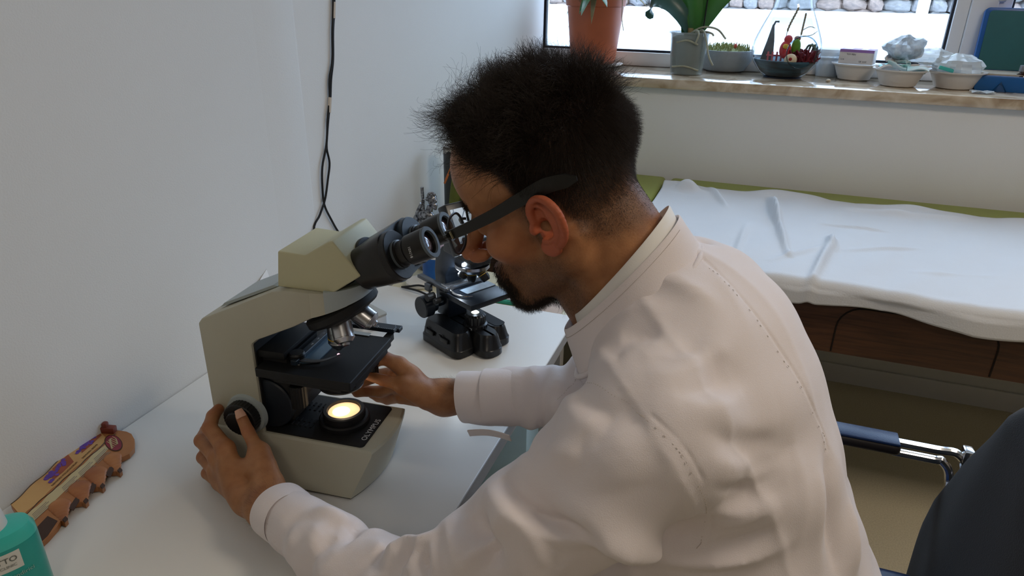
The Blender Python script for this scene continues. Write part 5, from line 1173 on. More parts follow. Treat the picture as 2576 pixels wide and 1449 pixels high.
# --- arms and hands (skin) in world space
def W(px, py, y): return np.array(at(px, py, 1, y))
LH = dict(wr=W(676, 1276, 0.600), el=W(1045, 1545, 0.515),
          th=[W(678, 1225, 0.622), W(652, 1140, 0.655), W(624, 1086, 0.672), W(606, 1046, 0.680)],
          ix=[W(600, 1262-20, 0.615), W(568, 1130, 0.650), W(527, 1076, 0.668), W(536, 1046, 0.688), W(549, 1030, 0.702)],
          mi=[W(620, 1255, 0.612), W(548, 1152, 0.650), W(507, 1108, 0.672), W(520, 1082, 0.700), W(546, 1080, 0.716)],
          ri=[W(630, 1262, 0.610), W(545, 1185, 0.648), W(512, 1150, 0.668), W(522, 1126, 0.698), W(552, 1120, 0.714)],
          pi=[W(640, 1275, 0.606), W(556, 1215, 0.642), W(522, 1190, 0.660), W(528, 1172, 0.684), W(552, 1164, 0.698)])
RH = dict(wr=W(1118, 1000, 0.872), el=W(1440, 980, 0.905),
          th=[W(1078, 998, 0.850), W(1020, 972, 0.838), W(965, 957, 0.831), W(926, 944, 0.828)],
          ix=[W(1080, 980, 0.870), W(1004, 918, 0.858), W(966, 900, 0.848), W(938, 912, 0.842), W(922, 930, 0.840)],
          mi=[W(1080, 985, 0.880), W(1000, 938, 0.875), W(950, 945, 0.880), W(905, 962, 0.872), W(868, 980, 0.866)],
          ri=[W(1080, 995, 0.888), W(1002, 968, 0.885), W(958, 985, 0.888), W(925, 984, 0.880), W(898, 988, 0.872)],
          pi=[W(1082, 1010, 0.890), W(1010, 998, 0.892), W(975, 1005, 0.900), W(952, 1000, 0.905), W(935, 992, 0.905)])
FR = {'th': [0.0180, 0.0150, 0.0122, 0.0112], 'ix': [0.0140, 0.0124, 0.0108, 0.0096, 0.0086], 'mi': [0.0140, 0.0124, 0.0108, 0.0096, 0.0086],
      'ri': [0.0135, 0.0118, 0.0102, 0.0092, 0.0082], 'pi': [0.0128, 0.0106, 0.0090, 0.0080, 0.0072]}
def hand_sdf(Hd, wr_r=(0.0290, 0.0310)):
    def f(P):
        d = None
        for k in ('ix', 'mi', 'ri', 'pi'):
            p = [tuple(q) for q in Hd[k]]; r = FR[k]
            m = cone(P, p[0], p[1], r[0], r[1]+0.0015); d = m if d is None else smin(d, m, 0.014)
        t = [tuple(q) for q in Hd['th']]; r = FR['th']
        d = smin(d, cone(P, tuple(Hd['wr']), t[0], 0.024, 0.0185), 0.016); d = smin(d, cone(P, t[0], t[1], 0.0185, r[1]+0.002), 0.014)
        d = smin(d, cone(P, tuple(0.5*(Hd['th'][0]+Hd['th'][1])), tuple(0.6*Hd['ix'][1]+0.4*Hd['ix'][0]), 0.012, 0.011), 0.014)
        d = smin(d, cone(P, tuple(Hd['wr']), tuple(0.5*(Hd['mi'][0]+Hd['ri'][0])), 0.0255, 0.020), 0.014)
        arm_dir = (Hd['el']-Hd['wr']); arm_dir = arm_dir/np.linalg.norm(arm_dir)
        d = smin(d, cone(P, tuple(Hd['wr']), tuple(Hd['wr']+arm_dir*0.13), wr_r[0]*0.92, wr_r[1]), 0.016)
        for k in ('ix', 'mi', 'ri', 'pi'):
            p = [tuple(q) for q in Hd[k]]; r = FR[k]
            e = chain(P, p[1:], r[1:], 0.003)
            e = np.minimum(e, np.linalg.norm(P-np.array(p[2], dtype=np.float32), axis=-1)-r[2]*1.07)
            d = smin(d, e, 0.005)
        e = chain(P, t[1:], [r[1], r[2], r[3]], 0.003); e = np.minimum(e, np.linalg.norm(P-np.array(t[2], dtype=np.float32), axis=-1)-r[2]*1.08)
        d = smin(d, e, 0.006)
        return d
    return f
parts = [(h2w(hv), hf), (h2w(eL), ef), (h2w(mir), efm)]
tone = [hv.copy(), None, None]
handmesh = []
for Hd in (LH, RH):
    allp = np.concatenate([np.array(Hd[k]) for k in ('th', 'ix', 'mi', 'ri', 'pi')]+[Hd['wr'][None]])
    dirv = (Hd['el']-Hd['wr']); dirv = dirv/np.linalg.norm(dirv); allp = np.concatenate([allp, (Hd['wr']+dirv*0.15)[None]])
    v, f = surface_nets(hand_sdf(Hd), allp.min(0)-0.035, allp.max(0)+0.035, 0.0021)
    v = relax(v, f, 1, 0.3); handmesh.append((v, f))
parts += handmesh
# hidden trunk and upper arms, so that the body is one whole figure under the clothes
SN, SF = np.array([0.905, 0.600, 1.045]), np.array([0.905, 0.955, 1.055])
EN, EF = LH['el'], np.array([0.80, 0.930, 0.875])
def trunk(P):
    d = ell(P, (0.985, 0.785, 0.93), (0.10, 0.15, 0.20)); d = smin(d, ell(P, (1.09, 0.785, 0.66), (0.11, 0.15, 0.20)), 0.05)
    d = smin(d, cone(P, (0.885, 0.778, 1.11), (0.93, 0.785, 0.98), 0.060, 0.085), 0.04)
    for s_, e_ in ((SN, EN), (SF, EF)):
        d = smin(d, cone(P, tuple(s_), tuple(e_), 0.050, 0.038), 0.03); d = smin(d, cone(P, tuple(s_), (0.92, 0.785, 1.02), 0.050, 0.06), 0.04)
    d = smin(d, cone(P, tuple(EN), tuple(LH['wr']+(EN-LH['wr'])*0.3), 0.038, 0.030), 0.02); d = smin(d, cone(P, tuple(EF), tuple(RH['wr']+(EF-RH['wr'])*0.25), 0.038, 0.029), 0.02)
    return d
tv, tf = surface_nets(trunk, (0.40, 0.42, 0.42), (1.26, 1.06, 1.22), 0.012); parts.append((tv, tf))
me = np_mesh('body', parts)
# tone attribute: r = hair roots and stubble, g = ruddiness
T = np.zeros((sum(len(p[0]) for p in parts), 4), dtype=np.float32); T[:, 3] = 1
def sstep(a, b, x): t = np.clip((x-a)/(b-a), 0, 1); return t*t*(3-2*t)
def hair_mask(q):
    f, l, u = q[:, 0], np.abs(q[:, 1]), q[:, 2]
    # lower border of the hair as a function of f (front to back)
    border = np.interp(f, [-0.13, -0.095, -0.060, -0.030, -0.018, 0.000, 0.014, 0.030, 0.050, 0.070, 0.085, 0.10], [-0.050, -0.050, -0.048, -0.030, 0.012, 0.028, 0.020, 0.062, 0.088, 0.108, 0.116, 0.122])
    return sstep(-0.012, 0.016, u-border), u-border
m_, _ = hair_mask(hv)
dens = np.clip(m_*np.interp(hv[:, 2], [-0.06, -0.02, 0.03, 0.06], [0.45, 0.72, 0.93, 1.0]), 0, 1)
wu = lambda u: np.where(u < -0.005, -0.005+(u+0.005)*LW, u)
f_, l_, u_ = hv[:, 0], np.abs(hv[:, 1]), wu(hv[:, 2])
beard = sstep(-0.030, -0.055, u_)*sstep(-0.030, 0.010, f_)*(1-sstep(-0.125, -0.155, u_)*0.8)*0.60
mst = np.exp(-((u_+0.050)/0.008)**2)*sstep(0.075, 0.085, f_)*(l_ < 0.030)*0.55
goat = np.exp(-(((u_+0.098)/0.022)**2))*sstep(0.045, 0.065, f_)*np.exp(-(l_/0.030)**4)*0.9
side = np.exp(-((f_-0.014)/0.012)**2)*sstep(-0.045, -0.015, u_)*(l_ > 0.04)*(u_ < 0.03)*0.75
brow_ = np.exp(-((u_-0.036)/0.006)**2)*sstep(0.060, 0.068, f_)*(l_ > 0.010)*(l_ < 0.048)*0.95
r_ = np.maximum.reduce([dens*0.96, beard, mst, goat, side, brow_])
neckz = sstep(-0.02, -0.05, f_)*(u_ < -0.03)*0.0
T[:len(hv), 0] = r_; T[:len(hv), 1] = np.clip(0.7*np.exp(-(np.linalg.norm(hv-np.array([0.115, 0, -0.03]), axis=1)/0.022)**2)+0.35*np.exp(-(np.linalg.norm(np.stack([f_-0.06, l_-0.045, u_+0.02], 1), axis=1)/0.03)**2), 0, 1)
o0 = len(hv); T[o0:o0+2*len(ev), 1] = 0.75; o0 += 2*len(ev)
for (v, f), Hd in zip(handmesh, (LH, RH)):
    kn = np.zeros(len(v))
    for k in ('ix', 'mi', 'ri', 'pi', 'th'):
        for q in Hd[k][1:]: kn = np.maximum(kn, 0.45*np.exp(-(np.linalg.norm(v-q, axis=1)/0.010)**2))
    dw = np.linalg.norm(v-(Hd['wr']+(Hd['el']-Hd['wr'])*0.15), axis=1)
    T[o0:o0+len(v), 1] = kn; T[o0:o0+len(v), 0] = 0.16*np.exp(-(dw/0.06)**2); o0 += len(v)
ca_ = me.color_attributes.new('tone', 'FLOAT_COLOR', 'POINT'); ca_.data.foreach_set('color', T.ravel())
body = link('body', me, M_skin, man, 180)
# finger nails
for Hd, lst in ((LH, ('th',)),):
    for k in lst:
        tip, prv = Hd[k][-1], Hd[k][-2]; d = Vector(tip-prv).normalized(); tocam = (Vector(CAM)-Vector(tip)).normalized(); n_ = (tocam-d*tocam.dot(d)).normalized(); sd = d.cross(n_)
        def nl(u, v, tip=Vector(tip), d=d, n_=n_, sd=sd): w = (u-0.5)*0.0140; return tip+d*(-0.004+0.013*v)+sd*w*(1-0.25*v*v)+n_*(0.0113-w*w*48-0.0022*v*v)
        g = G(); g.sheet(nl, 8, 6, 0.0005); g.build('finger_nail', mat('nail', (206, 158, 132), 0.3, coat=0.3), man, 60)

# --- hair strands
def strands(name, pos, nrm, length, comb, lift, curl, seg, r0, parent, m=M_hair, clump=0.0, seed=1):
    rs = np.random.default_rng(seed); n = len(pos)
    d = nrm*lift[:, None]+comb; d /= np.linalg.norm(d, axis=1)[:, None]
    P = np.empty((n, seg, 3)); P[:, 0] = pos-nrm*0.0008; step = length/(seg-1); K = rs.normal(size=(3, 3))*55; K2 = rs.normal(size=(3, 3))*160
    w = rs.normal(size=(n, 3)); cu = np.asarray(curl)
    for k in range(1, seg):
        q = P[:, k-1]; nz = np.sin(q@K.T+rs.uniform(0, 0.3))+0.6*np.sin(q@K2.T+k*0.7)
        d = d+cu[:, None]*(0.30*nz+0.22*w)*(k/seg); d += comb*0.10; d /= np.linalg.norm(d, axis=1)[:, None]
        P[:, k] = q+d*step[:, None]
    hc = bpy.data.hair_curves.new(name); hc.add_curves([seg]*n); hc.attributes['position'].data.foreach_set('vector', P.astype(np.float32).ravel())
    ra = hc.attributes.get('radius') or hc.attributes.new('radius', 'FLOAT', 'POINT')
    rr = np.tile(r0*np.linspace(1, 0.35, seg), n)*np.repeat(rs.uniform(0.75, 1.25, n), seg); ra.data.foreach_set('value', rr.astype(np.float32))
    hc.materials.append(m); o = bpy.data.objects.new(name, hc); COL.objects.link(o); o.parent = parent; return o
hn = vnormals(hv, hf)
tri_c = hv[hf].mean(1); tri_n = hn[hf].mean(1); tri_n /= np.linalg.norm(tri_n, axis=1)[:, None]
tri_a = np.linalg.norm(np.cross(hv[hf[:, 2]]-hv[hf[:, 0]], hv[hf[:, 3]]-hv[hf[:, 1]]), axis=1)*0.5
def sample(n, w, seed):
    rs = np.random.default_rng(seed); p = tri_a*w; p /= p.sum(); i = rs.choice(len(p), n, p=p)
    k = rs.dirichlet((1, 1, 1, 1), n); q = (hv[hf[i]]*k[:, :, None]).sum(1); return q, tri_n[i]
tm, tb = hair_mask(tri_c); keep = tm*(tri_c[:, 2] > -0.062)
topw = keep*sstep(0.055, 0.092, tri_c[:, 2]+0.25*np.clip(tri_c[:, 0], -0.06, 0.06))
# long top hair, swept up and forward with loose curls
q, n_ = sample(15000, topw, 11); fr = np.clip((q[:, 0]+0.06)/0.15, 0, 1)
ln = 0.036-0.004*fr; rs_ = np.random.default_rng(5); ln *= rs_.uniform(0.6, 1.25, len(ln))
whorl = np.array([-0.055, 0.012, 0.118]); away = q-whorl; away /= np.linalg.norm(away, axis=1)[:, None]
comb = 0.30*away+np.array([0.12, 0, 0.30])+0.12*rs_.normal(size=q.shape)
hl = sstep(0.055, 0.095, q[:, 0])[:, None]; comb = comb*(1-hl)+hl*(np.array([-0.05, 0, 0.75])+0.15*rs_.normal(size=q.shape)); ln *= 1-0.30*hl[:, 0]
top = (q, n_, ln, comb)
hair = strands('hair', h2w(q), n_@HM, ln*HS, comb@HM*0.8, np.full(len(q), 0.75), 0.65+0.9*fr, 9, 0.00016, man, seed=3)
q, n_ = sample(1700, topw*sstep(0.0, 0.06, tri_c[:, 0]), 12); ln = np.random.default_rng(6).uniform(0.040, 0.066, len(q))
comb = np.array([0.45, 0.0, 0.75])+0.35*np.random.default_rng(8).normal(size=q.shape)
strands('fringe_curls', h2w(q), n_@HM, ln*HS, comb@HM*0.7, np.full(len(q), 0.9), np.full(len(q), 3.0), 14, 0.00014, man, seed=4)
# short sides and back
q, n_ = sample(42000, keep*(1-0.75*sstep(0.06, 0.10, tri_c[:, 2]+0.25*np.clip(tri_c[:, 0], -0.06, 0.06)))*np.interp(tri_c[:, 2], [-0.06, 0.0, 0.04], [0.30, 0.8, 1.0]), 13)
ln = np.interp(q[:, 2], [-0.06, -0.01, 0.03, 0.07], [0.0018, 0.0035, 0.009, 0.020])*np.random.default_rng(7).uniform(0.7, 1.3, len(q))
away = q-whorl; away /= np.linalg.norm(away, axis=1)[:, None]; comb = 0.9*away+np.array([-0.0, 0, -0.35])+0.15*np.random.default_rng(9).normal(size=q.shape)
frt = sstep(-0.01, 0.03, q[:, 0])[:, None]; comb = comb*(1-frt)+frt*(np.array([-0.75, 0, 0.15])+0.12*np.random.default_rng(19).normal(size=q.shape)); ln = ln*(1-0.45*frt[:, 0])
strands('short_hair', h2w(q), n_@HM, ln*HS, comb@HM*0.8, np.full(len(q), 0.55), np.full(len(q), 0.3), 4, 0.00010, man, seed=5)
# beard: stubble and a fuller goatee
tf_, tl_, tu_ = tri_c[:, 0], np.abs(tri_c[:, 1]), wu(tri_c[:, 2])
bw = sstep(-0.035, -0.060, tu_)*sstep(-0.020, 0.015, tf_)*(tu_ > -0.135)+1.0*np.exp(-((tu_+0.050)/0.008)**2)*(tf_ > 0.075)*(tl_ < 0.030)+0.7*np.exp(-((tf_-0.014)/0.010)**2)*(tl_ > 0.04)*(tu_ < 0.03)*(tu_ > -0.05)
q, n_ = sample(7000, bw, 14); strands('stubble', h2w(q), n_@HM, np.random.default_rng(1).uniform(0.0012, 0.003, len(q)), np.tile(np.array([0.2, 0, -0.6])@HM, (len(q), 1)), np.full(len(q), 0.8), np.full(len(q), 0.2), 3, 0.00008, man, seed=6)
gw = np.exp(-((tu_+0.105)/0.018)**2)*sstep(0.035, 0.055, tf_)*np.exp(-(tl_/0.032)**4)+0.5*np.exp(-((tu_+0.075)/0.02)**2)*sstep(0.06, 0.08, tf_)*(tl_ < 0.034)
q, n_ = sample(9000, gw, 15); strands('goatee', h2w(q), n_@HM, np.random.default_rng(2).uniform(0.006, 0.014, len(q)), np.tile(np.array([0.0, 0, -0.9])@HM, (len(q), 1)), np.full(len(q), 0.9), np.full(len(q), 0.9), 6, 0.00014, man, seed=7)
q, n_ = sample(900, np.exp(-((tu_-0.037)/0.005)**2)*(tf_ > 0.060)*(tl_ > 0.010)*(tl_ < 0.048), 16); strands('eyebrows', h2w(q), n_@HM, np.random.default_rng(3).uniform(0.004, 0.009, len(q)), np.stack([np.zeros(len(q)), np.sign(q[:, 1]), np.full(len(q), 0.1)], 1)@HM, np.full(len(q), 0.5), np.full(len(q), 0.3), 4, 0.00012, man, seed=8)
# forearm hair
for (v, f), Hd, cnt in ((handmesh[0], LH, 1500), (handmesh[1], RH, 1100)):
    c_ = v[f].mean(1); N_ = vnormals(v, f); n2 = N_[f].mean(1); n2 /= np.linalg.norm(n2, axis=1)[:, None]; ax_ = (Hd['el']-Hd['wr']); ax_ /= np.linalg.norm(ax_)
    s_ = (c_-Hd['wr'])@ax_; w_ = sstep(-0.03, 0.02, s_)*(s_ < 0.10); w_ = w_*(0.3+np.clip(n2[:, 2], 0, 1)); w_ /= w_.sum(); rs_ = np.random.default_rng(17); i = rs_.choice(len(w_), cnt, p=w_)
    strands('arm_hair', c_[i], n2[i], rs_.uniform(0.006, 0.014, cnt), np.tile(-ax_*0.8, (cnt, 1))+0.3*rs_.normal(size=(cnt, 3)), np.full(cnt, 0.35), np.full(cnt, 0.5), 5, 0.00005, man, seed=9)
for o in COL.objects:
    if o.type == 'CURVES': o['kind'] = 'stuff'
# ------------------------------------------------------------------ the coat
CUN = W(700, 1283, 0.600); CUF = np.array([0.578, 0.872, 0.858])
ENc = W(1050, 1540, 0.515)
def coat_sdf(P):
    sp_ = np.array([-0.369, 0, 0.93]); fx = np.array([0.93, 0, 0.369]); M = np.stack([fx, np.array([0, 1.0, 0]), sp_], 1)
    d = ell(P, (0.965, 0.785, 0.985), (0.128, 0.185, 0.215), M)
    d = smin(d, ell(P, (1.045, 0.785, 0.78), (0.130, 0.178, 0.24), M), 0.07)
    d = smin(d, ell(P, (1.09, 0.785, 0.62), (0.150, 0.180, 0.19)), 0.06)
    d = smin(d, ell(P, (0.94, 0.72, 0.80), (0.13, 0.13, 0.16)), 0.05)
    d = smin(d, cone(P, (0.880, 0.776, 1.085), (0.93, 0.785, 1.00), 0.082, 0.115), 0.04)
    for s_ in (1, -1):
        y = 0.785-s_*0.165
        d = smin(d, cone(P, (0.905, 0.785-s_*0.06, 1.085), (0.905, y, 1.05), 0.072, 0.075), 0.045)
    d = smin(d, cone(P, (0.908, 0.612, 1.040), tuple(ENc+np.array([0.01, 0, 0.005])), 0.080, 0.060), 0.030)
    d = smin(d, cone(P, (0.900, 0.955, 1.050), tuple(EF), 0.078, 0.060), 0.035)
    d = smin(d, cone(P, tuple(ENc), tuple(CUN), 0.062, 0.036), 0.030)
    d = smin(d, cone(P, tuple(EF), tuple(CUF), 0.058, 0.040), 0.030)
    d = smax(d, 0.490-P[..., 2], 0.012)
    return d
cv, cf = surface_nets(coat_sdf, (0.36, 0.40, 0.42), (1.27, 1.07, 1.24), 0.0048)
# open the cuffs: drop what lies beyond the cuff planes, keep an inner lining
def cutoff(v, f, p, n): 
    m = ((v-p)@n) > 0; r = np.linalg.norm((v-p)-((v-p)@n)[:, None]*n, axis=1) < 0.075; k = ~(m & r)
    idx = -np.ones(len(v), dtype=int); idx[k] = np.arange(k.sum()); g = k[f].all(1); return v[k], idx[f[g]]
dN = (CUN-ENc); dN /= np.linalg.norm(dN); dF = (CUF-EF); dF /= np.linalg.norm(dF)
cv, cf = cutoff(cv, cf, CUN-dN*0.004, dN); cv, cf = cutoff(cv, cf, CUF-dF*0.004, dF)
cn = vnormals(cv, cf)
# generic cloth relief: soft folds that run around the sleeves and down the back
def seg_par(P, a, b): ba = b-a; return np.clip(((P-a)@ba)/(ba@ba), -0.2, 1.2), np.linalg.norm(P-a-(((P-a)@ba)/(ba@ba))[:, None]*ba, axis=1)
def sleeve_folds(v, a, b, A, k, ph, rad):
    t, r = seg_par(v, a, b); L_ = np.linalg.norm(b-a); m = sstep(rad*1.9, rad*1.1, r)*sstep(-0.1, 0.05, t)*sstep(1.15, 0.98, t)
    ax = (b-a)/L_; e1 = np.cross(ax, [0, 0, 1.0]); e1 /= np.linalg.norm(e1); e2 = np.cross(ax, e1); q = v-a; th = np.arctan2(q@e2, q@e1); s = t*L_
    w = np.sin(k*s+1.6*np.sin(th+ph)+0.9*np.sin(2*th-ph*1.7)+ph)+0.45*np.sin(1.9*k*s-1.8*np.sin(th-1+ph)+2*ph)
    w = np.sign(w)*np.abs(w)**1.25*0.8
    return A*m*w*(0.55+0.45*np.sin(th*1.0+3.1*s*8+ph))
D = np.zeros(len(cv))
D += sleeve_folds(cv, ENc, CUN, 0.0052, 88, 0.6, 0.055)*sstep(0.035, 0.09, np.linalg.norm(cv-CUN, axis=1))
D += sleeve_folds(cv, EF, CUF, 0.0062, 100, 2.1, 0.055)*sstep(0.055, 0.10, np.linalg.norm(cv-CUF, axis=1))
D += sleeve_folds(cv, np.array([0.905, 0.600, 1.045]), ENc, 0.0055, 52, 1.4, 0.085)*sstep(0.04, 0.13, np.linalg.norm(cv-np.array([0.91, 0.57, 1.06]), axis=1))
D += 0.0022*np.sin(cv@np.array([31, 12, 44.])+2*np.sin(cv@np.array([9, 21, -14.])))+0.0012*np.sin(cv@np.array([-52, 40, 37.])+1.5*np.sin(cv@np.array([22, -31, 18.])))
_q = cv@np.array([[14, 6, 9.], [5, 17, -7], [11, -4, 16]]).T; _r = 1-np.abs(np.sin(_q[:, 0]+1.6*np.sin(_q[:, 1]*0.9+1.1*np.sin(_q[:, 2]))))
D += 0.0035*(_r**5-0.12)*(0.5+0.5*np.sin(_q[:, 1]*0.7+2))
cv = cv+cn*D[:, None]
_bm = BVHTree.FromPolygons([tuple(x) for x in cv], [tuple(int(i) for i in q) for q in cf])
def onto(px, py):
    """point of the coat met by the line of sight through a photograph pixel (used once, to lay folds and seams out)"""
    d = FW+RT*(px-PPX)/FPX-UP*(py-PPY)/FPX; h = _bm.ray_cast(Vector(CAM), Vector(d).normalized())
    return np.array(h[0]) if h[0] is not None else None
def stroke(pts, h, w, taper=True, sharp=1.6):
    h *= 1.5; w *= 0.85
    P = [onto(*q) for q in pts]; P = [p for p in P if p is not None]
    if len(P) < 2: return np.zeros(len(cv))
    P = [np.array(q) for q in spline([tuple(p) for p in P], 4)]
    near = np.linalg.norm(cv-np.mean(P, 0), axis=1) < 0.6
    d = np.full(len(cv), 9.0); fr = np.zeros(len(cv)); a, b = polyd(cv[near], P); d[near] = a; fr[near] = b
    return h*np.exp(-(d/w)**sharp)*(np.sin(np.pi*np.clip(0.04+0.92*fr, 0, 1))**0.6 if taper else 1)
STR = [  # ridges (+) and hollows (-) seen on the cloth
 ([(1690, 862), (1600, 885), (1510, 925), (1420, 975)], 0.006, 0.020), ([(1660, 842), (1600, 838), (1560, 856)], -0.006, 0.018),
 ([(1790, 915), (1700, 940), (1620, 950)], 0.006, 0.024), ([(1770, 890), (1700, 900), (1640, 915)], -0.006, 0.018), ([(1840, 960), (1760, 985), (1690, 985)], -0.006, 0.020),
 ([(1640, 690), (1720, 720), (1790, 760)], 0.004, 0.014), ([(1560, 790), (1620, 775), (1690, 790)], 0.003, 0.02),
 ([(1320, 1180), (1400, 1270), (1520, 1330), (1660, 1365), (1760, 1375)], 0.012, 0.026), ([(1330, 1215), (1420, 1310), (1540, 1370)], -0.009, 0.020), ([(1300, 1150), (1380, 1130), (1470, 1150)], 0.008, 0.022),
 ([(1400, 1040), (1480, 1060), (1560, 1110), (1600, 1160)], 0.008, 0.024), ([(1440, 1020), (1500, 1030), (1550, 1060)], -0.006, 0.014), ([(1480, 1120), (1540, 1170), (1560, 1230)], 0.005, 0.03),
 ([(1230, 1230), (1270, 1290), (1330, 1350), (1380, 1420)], 0.010, 0.018), ([(1180, 1290), (1210, 1360), (1240, 1440)], -0.009, 0.016), ([(1130, 1310), (1150, 1380), (1150, 1445)], 0.008, 0.016),
 ([(1780, 1040), (1880, 1080), (1960, 1060)], 0.005, 0.030), ([(1800, 1120), (1900, 1150), (2000, 1120)], -0.005, 0.022), ([(1810, 1190), (1900, 1200), (1990, 1180)], 0.005, 0.024),
 ([(1820, 1260), (1900, 1255), (1980, 1220)], -0.004, 0.022), ([(1800, 1330), (1880, 1310), (1960, 1260)], 0.006, 0.018), ([(1790, 1370), (1870, 1360), (1950, 1330)], -0.006, 0.014), ([(1780, 1410), (1880, 1400), (1980, 1360)], 0.005, 0.016),
 ([(2080, 1150), (2090, 1260), (2110, 1440)], -0.008, 0.014), ([(2050, 1180), (2055, 1300), (2060, 1440)], 0.006, 0.020), ([(2130, 1250), (2145, 1350), (2150, 1440)], 0.006, 0.014),
 ([(1268, 1208), (1296, 1252), (1356, 1300), (1420, 1318), (1486, 1326)], -0.011, 0.0075), ([(1275, 1245), (1300, 1275), (1360, 1322), (1480, 1348), (1570, 1352), (1650, 1352)], 0.010, 0.015),
 ([(1402, 992), (1362, 1080), (1328, 1150)], -0.010, 0.010), ([(1150, 1275), (1105, 1360), (1092, 1445)], 0.008, 0.013), ([(1195, 1290), (1232, 1370), (1232, 1440)], -0.009, 0.014), ([(1290, 1300), (1230, 1350), (1170, 1415)], 0.006, 0.010),
 ([(1075, 1368), (1010, 1395), (965, 1445)], 0.007, 0.008), ([(1060, 1385), (1030, 1410), (1010, 1445)], -0.009, 0.007), ([(1110, 1345), (1060, 1395), (1040, 1445)], 0.008, 0.008), ([(1085, 1395), (1075, 1445)], -0.008, 0.007),
 ([(915, 1290), (870, 1325), (845, 1362)], 0.005, 0.008), ([(905, 1310), (880, 1345), (860, 1375)], -0.005, 0.008), ([(1010, 1345), (960, 1375), (930, 1410)], 0.005, 0.008), ([(760, 1290), (830, 1290), (880, 1310)], 0.003, 0.008), ([(800, 1310), (790, 1370), (800, 1430)], 0.004, 0.012), ([(740, 1330), (730, 1380)], 0.003, 0.010),
 ([(1430, 985), (1450, 1030), (1490, 1060)], 0.004, 0.012), ([(1560, 1010), (1600, 1060), (1640, 1080)], -0.004, 0.016), ([(1670, 1100), (1690, 1160), (1680, 1230)], 0.003, 0.016), ([(1640, 900), (1720, 905), (1800, 885)], 0.005, 0.012), ([(1760, 850), (1840, 900)], 0.003, 0.02),
 ([(1720, 1010), (1790, 1020), (1870, 990)], 0.004, 0.014), ([(1780, 1085), (1850, 1110), (1930, 1105)], -0.004, 0.012), ([(1800, 1160), (1870, 1165), (1950, 1140)], 0.004, 0.010), ([(1800, 1225), (1870, 1225), (1960, 1190)], -0.004, 0.010), ([(1790, 1290), (1860, 1285), (1940, 1250)], 0.004, 0.009), ([(1790, 1330), (1860, 1330), (1930, 1300)], -0.004, 0.008),
 ([(1650, 1400), (1760, 1420), (1880, 1400)], 0.005, 0.012), ([(1690, 1425), (1780, 1440), (1880, 1425)], -0.004, 0.008), ([(2000, 1120), (2020, 1250), (2000, 1380)], 0.003, 0.016), ([(1800, 690), (1850, 760), (1880, 830)], 0.002, 0.014),
 ([(1780, 580), (1800, 600), (1850, 605)], 0.006, 0.012), ([(1760, 600), (1790, 612)], -0.004, 0.010),
 ([(940, 1360), (1000, 1400), (1040, 1445)], 0.008, 0.014), ([(1010, 1372), (1060, 1375), (1100, 1345)], 0.009, 0.012), ([(760, 1300), (850, 1330), (930, 1350)], -0.004, 0.016), ([(800, 1275), (850, 1300)], 0.004, 0.014)]
D2 = sum(stroke(*q) for q in STR)
SEAM = [[(1392, 1005), (1430, 965), (1480, 960), (1560, 985), (1640, 1045), (1720, 1125), (1765, 1200), (1790, 1290), (1780, 1360), (1765, 1385)],
        [(1755, 640), (1820, 700), (1900, 790), (1970, 890), (2030, 990), (2070, 1080), (2085, 1130)],
        ]
cn = vnormals(cv, cf); cv = cv+cn*D2[:, None]
seam_pts = []
for sm in SEAM:
    P = [onto(*q) for q in sm]; P = [p for p in P if p is not None]; P = [np.array(q) for q in spline([tuple(p) for p in P], 8)]; seam_pts.append(P)
cv = relax(cv, cf, 1, 0.25)
me = np_mesh('coat', [(cv, cf)]); cl = me
coat = bpy.data.objects.new('coat', me); COL.objects.link(coat); me.materials.append(M_coat)
md = coat.modifiers.new('s', 'SUBSURF'); md.levels = 1; bpy.context.view_layer.update()
me2 = bpy.data.meshes.new_from_object(coat.evaluated_get(bpy.context.evaluated_depsgraph_get())); bpy.data.objects.remove(coat)
nv = len(me2.vertices); v2 = np.empty(nv*3, dtype=np.float32); me2.vertices.foreach_get('co', v2); v2 = v2.reshape(-1, 3).astype(float); n2 = np.empty(nv*3, dtype=np.float32); me2.vertices.foreach_get('normal', n2); n2 = n2.reshape(-1, 3)
for P in seam_pts:
    c0 = np.mean(P, 0); near = np.linalg.norm(v2-c0, axis=1) < 0.45; d, fr = polyd(v2[near], P)
    off = -0.0013*np.exp(-(d/0.0022)**2); idx = np.where(near)[0]; v2[idx] += n2[idx]*off[:, None]
me2.vertices.foreach_set('co', v2.astype(np.float32).ravel()); me2.update()
coat = link('coat', me2, None, man, 180)
# stitched seam threads, following the grooves
_b2 = BVHTree.FromPolygons([tuple(x) for x in v2], [tuple(p.vertices) for p in me2.polygons])
M_thread = mat('coat_thread', (196, 186, 176), 0.8, noise=0.1)
for P in seam_pts[:2]:
    g = G(); L_ = 0; last = None
    for a, b in zip(P, P[1:]):
        n = max(1, int(np.linalg.norm(b-a)/0.0042))
        for k in range(n):
            p = Vector(a+(b-a)*k/n); h = _b2.find_nearest(p); q, nn = h[0], h[1]; d = Vector(b-a).normalized(); s_ = d.cross(nn).normalized()
            c = q+s_*0.0065; g.tube([c-d*0.0011+nn*0.0003, c+nn*0.0008, c+d*0.0011+nn*0.0003], 0.00035, 4)
    g.build('seam_stitches', M_thread, man)['kind'] = 'stuff'
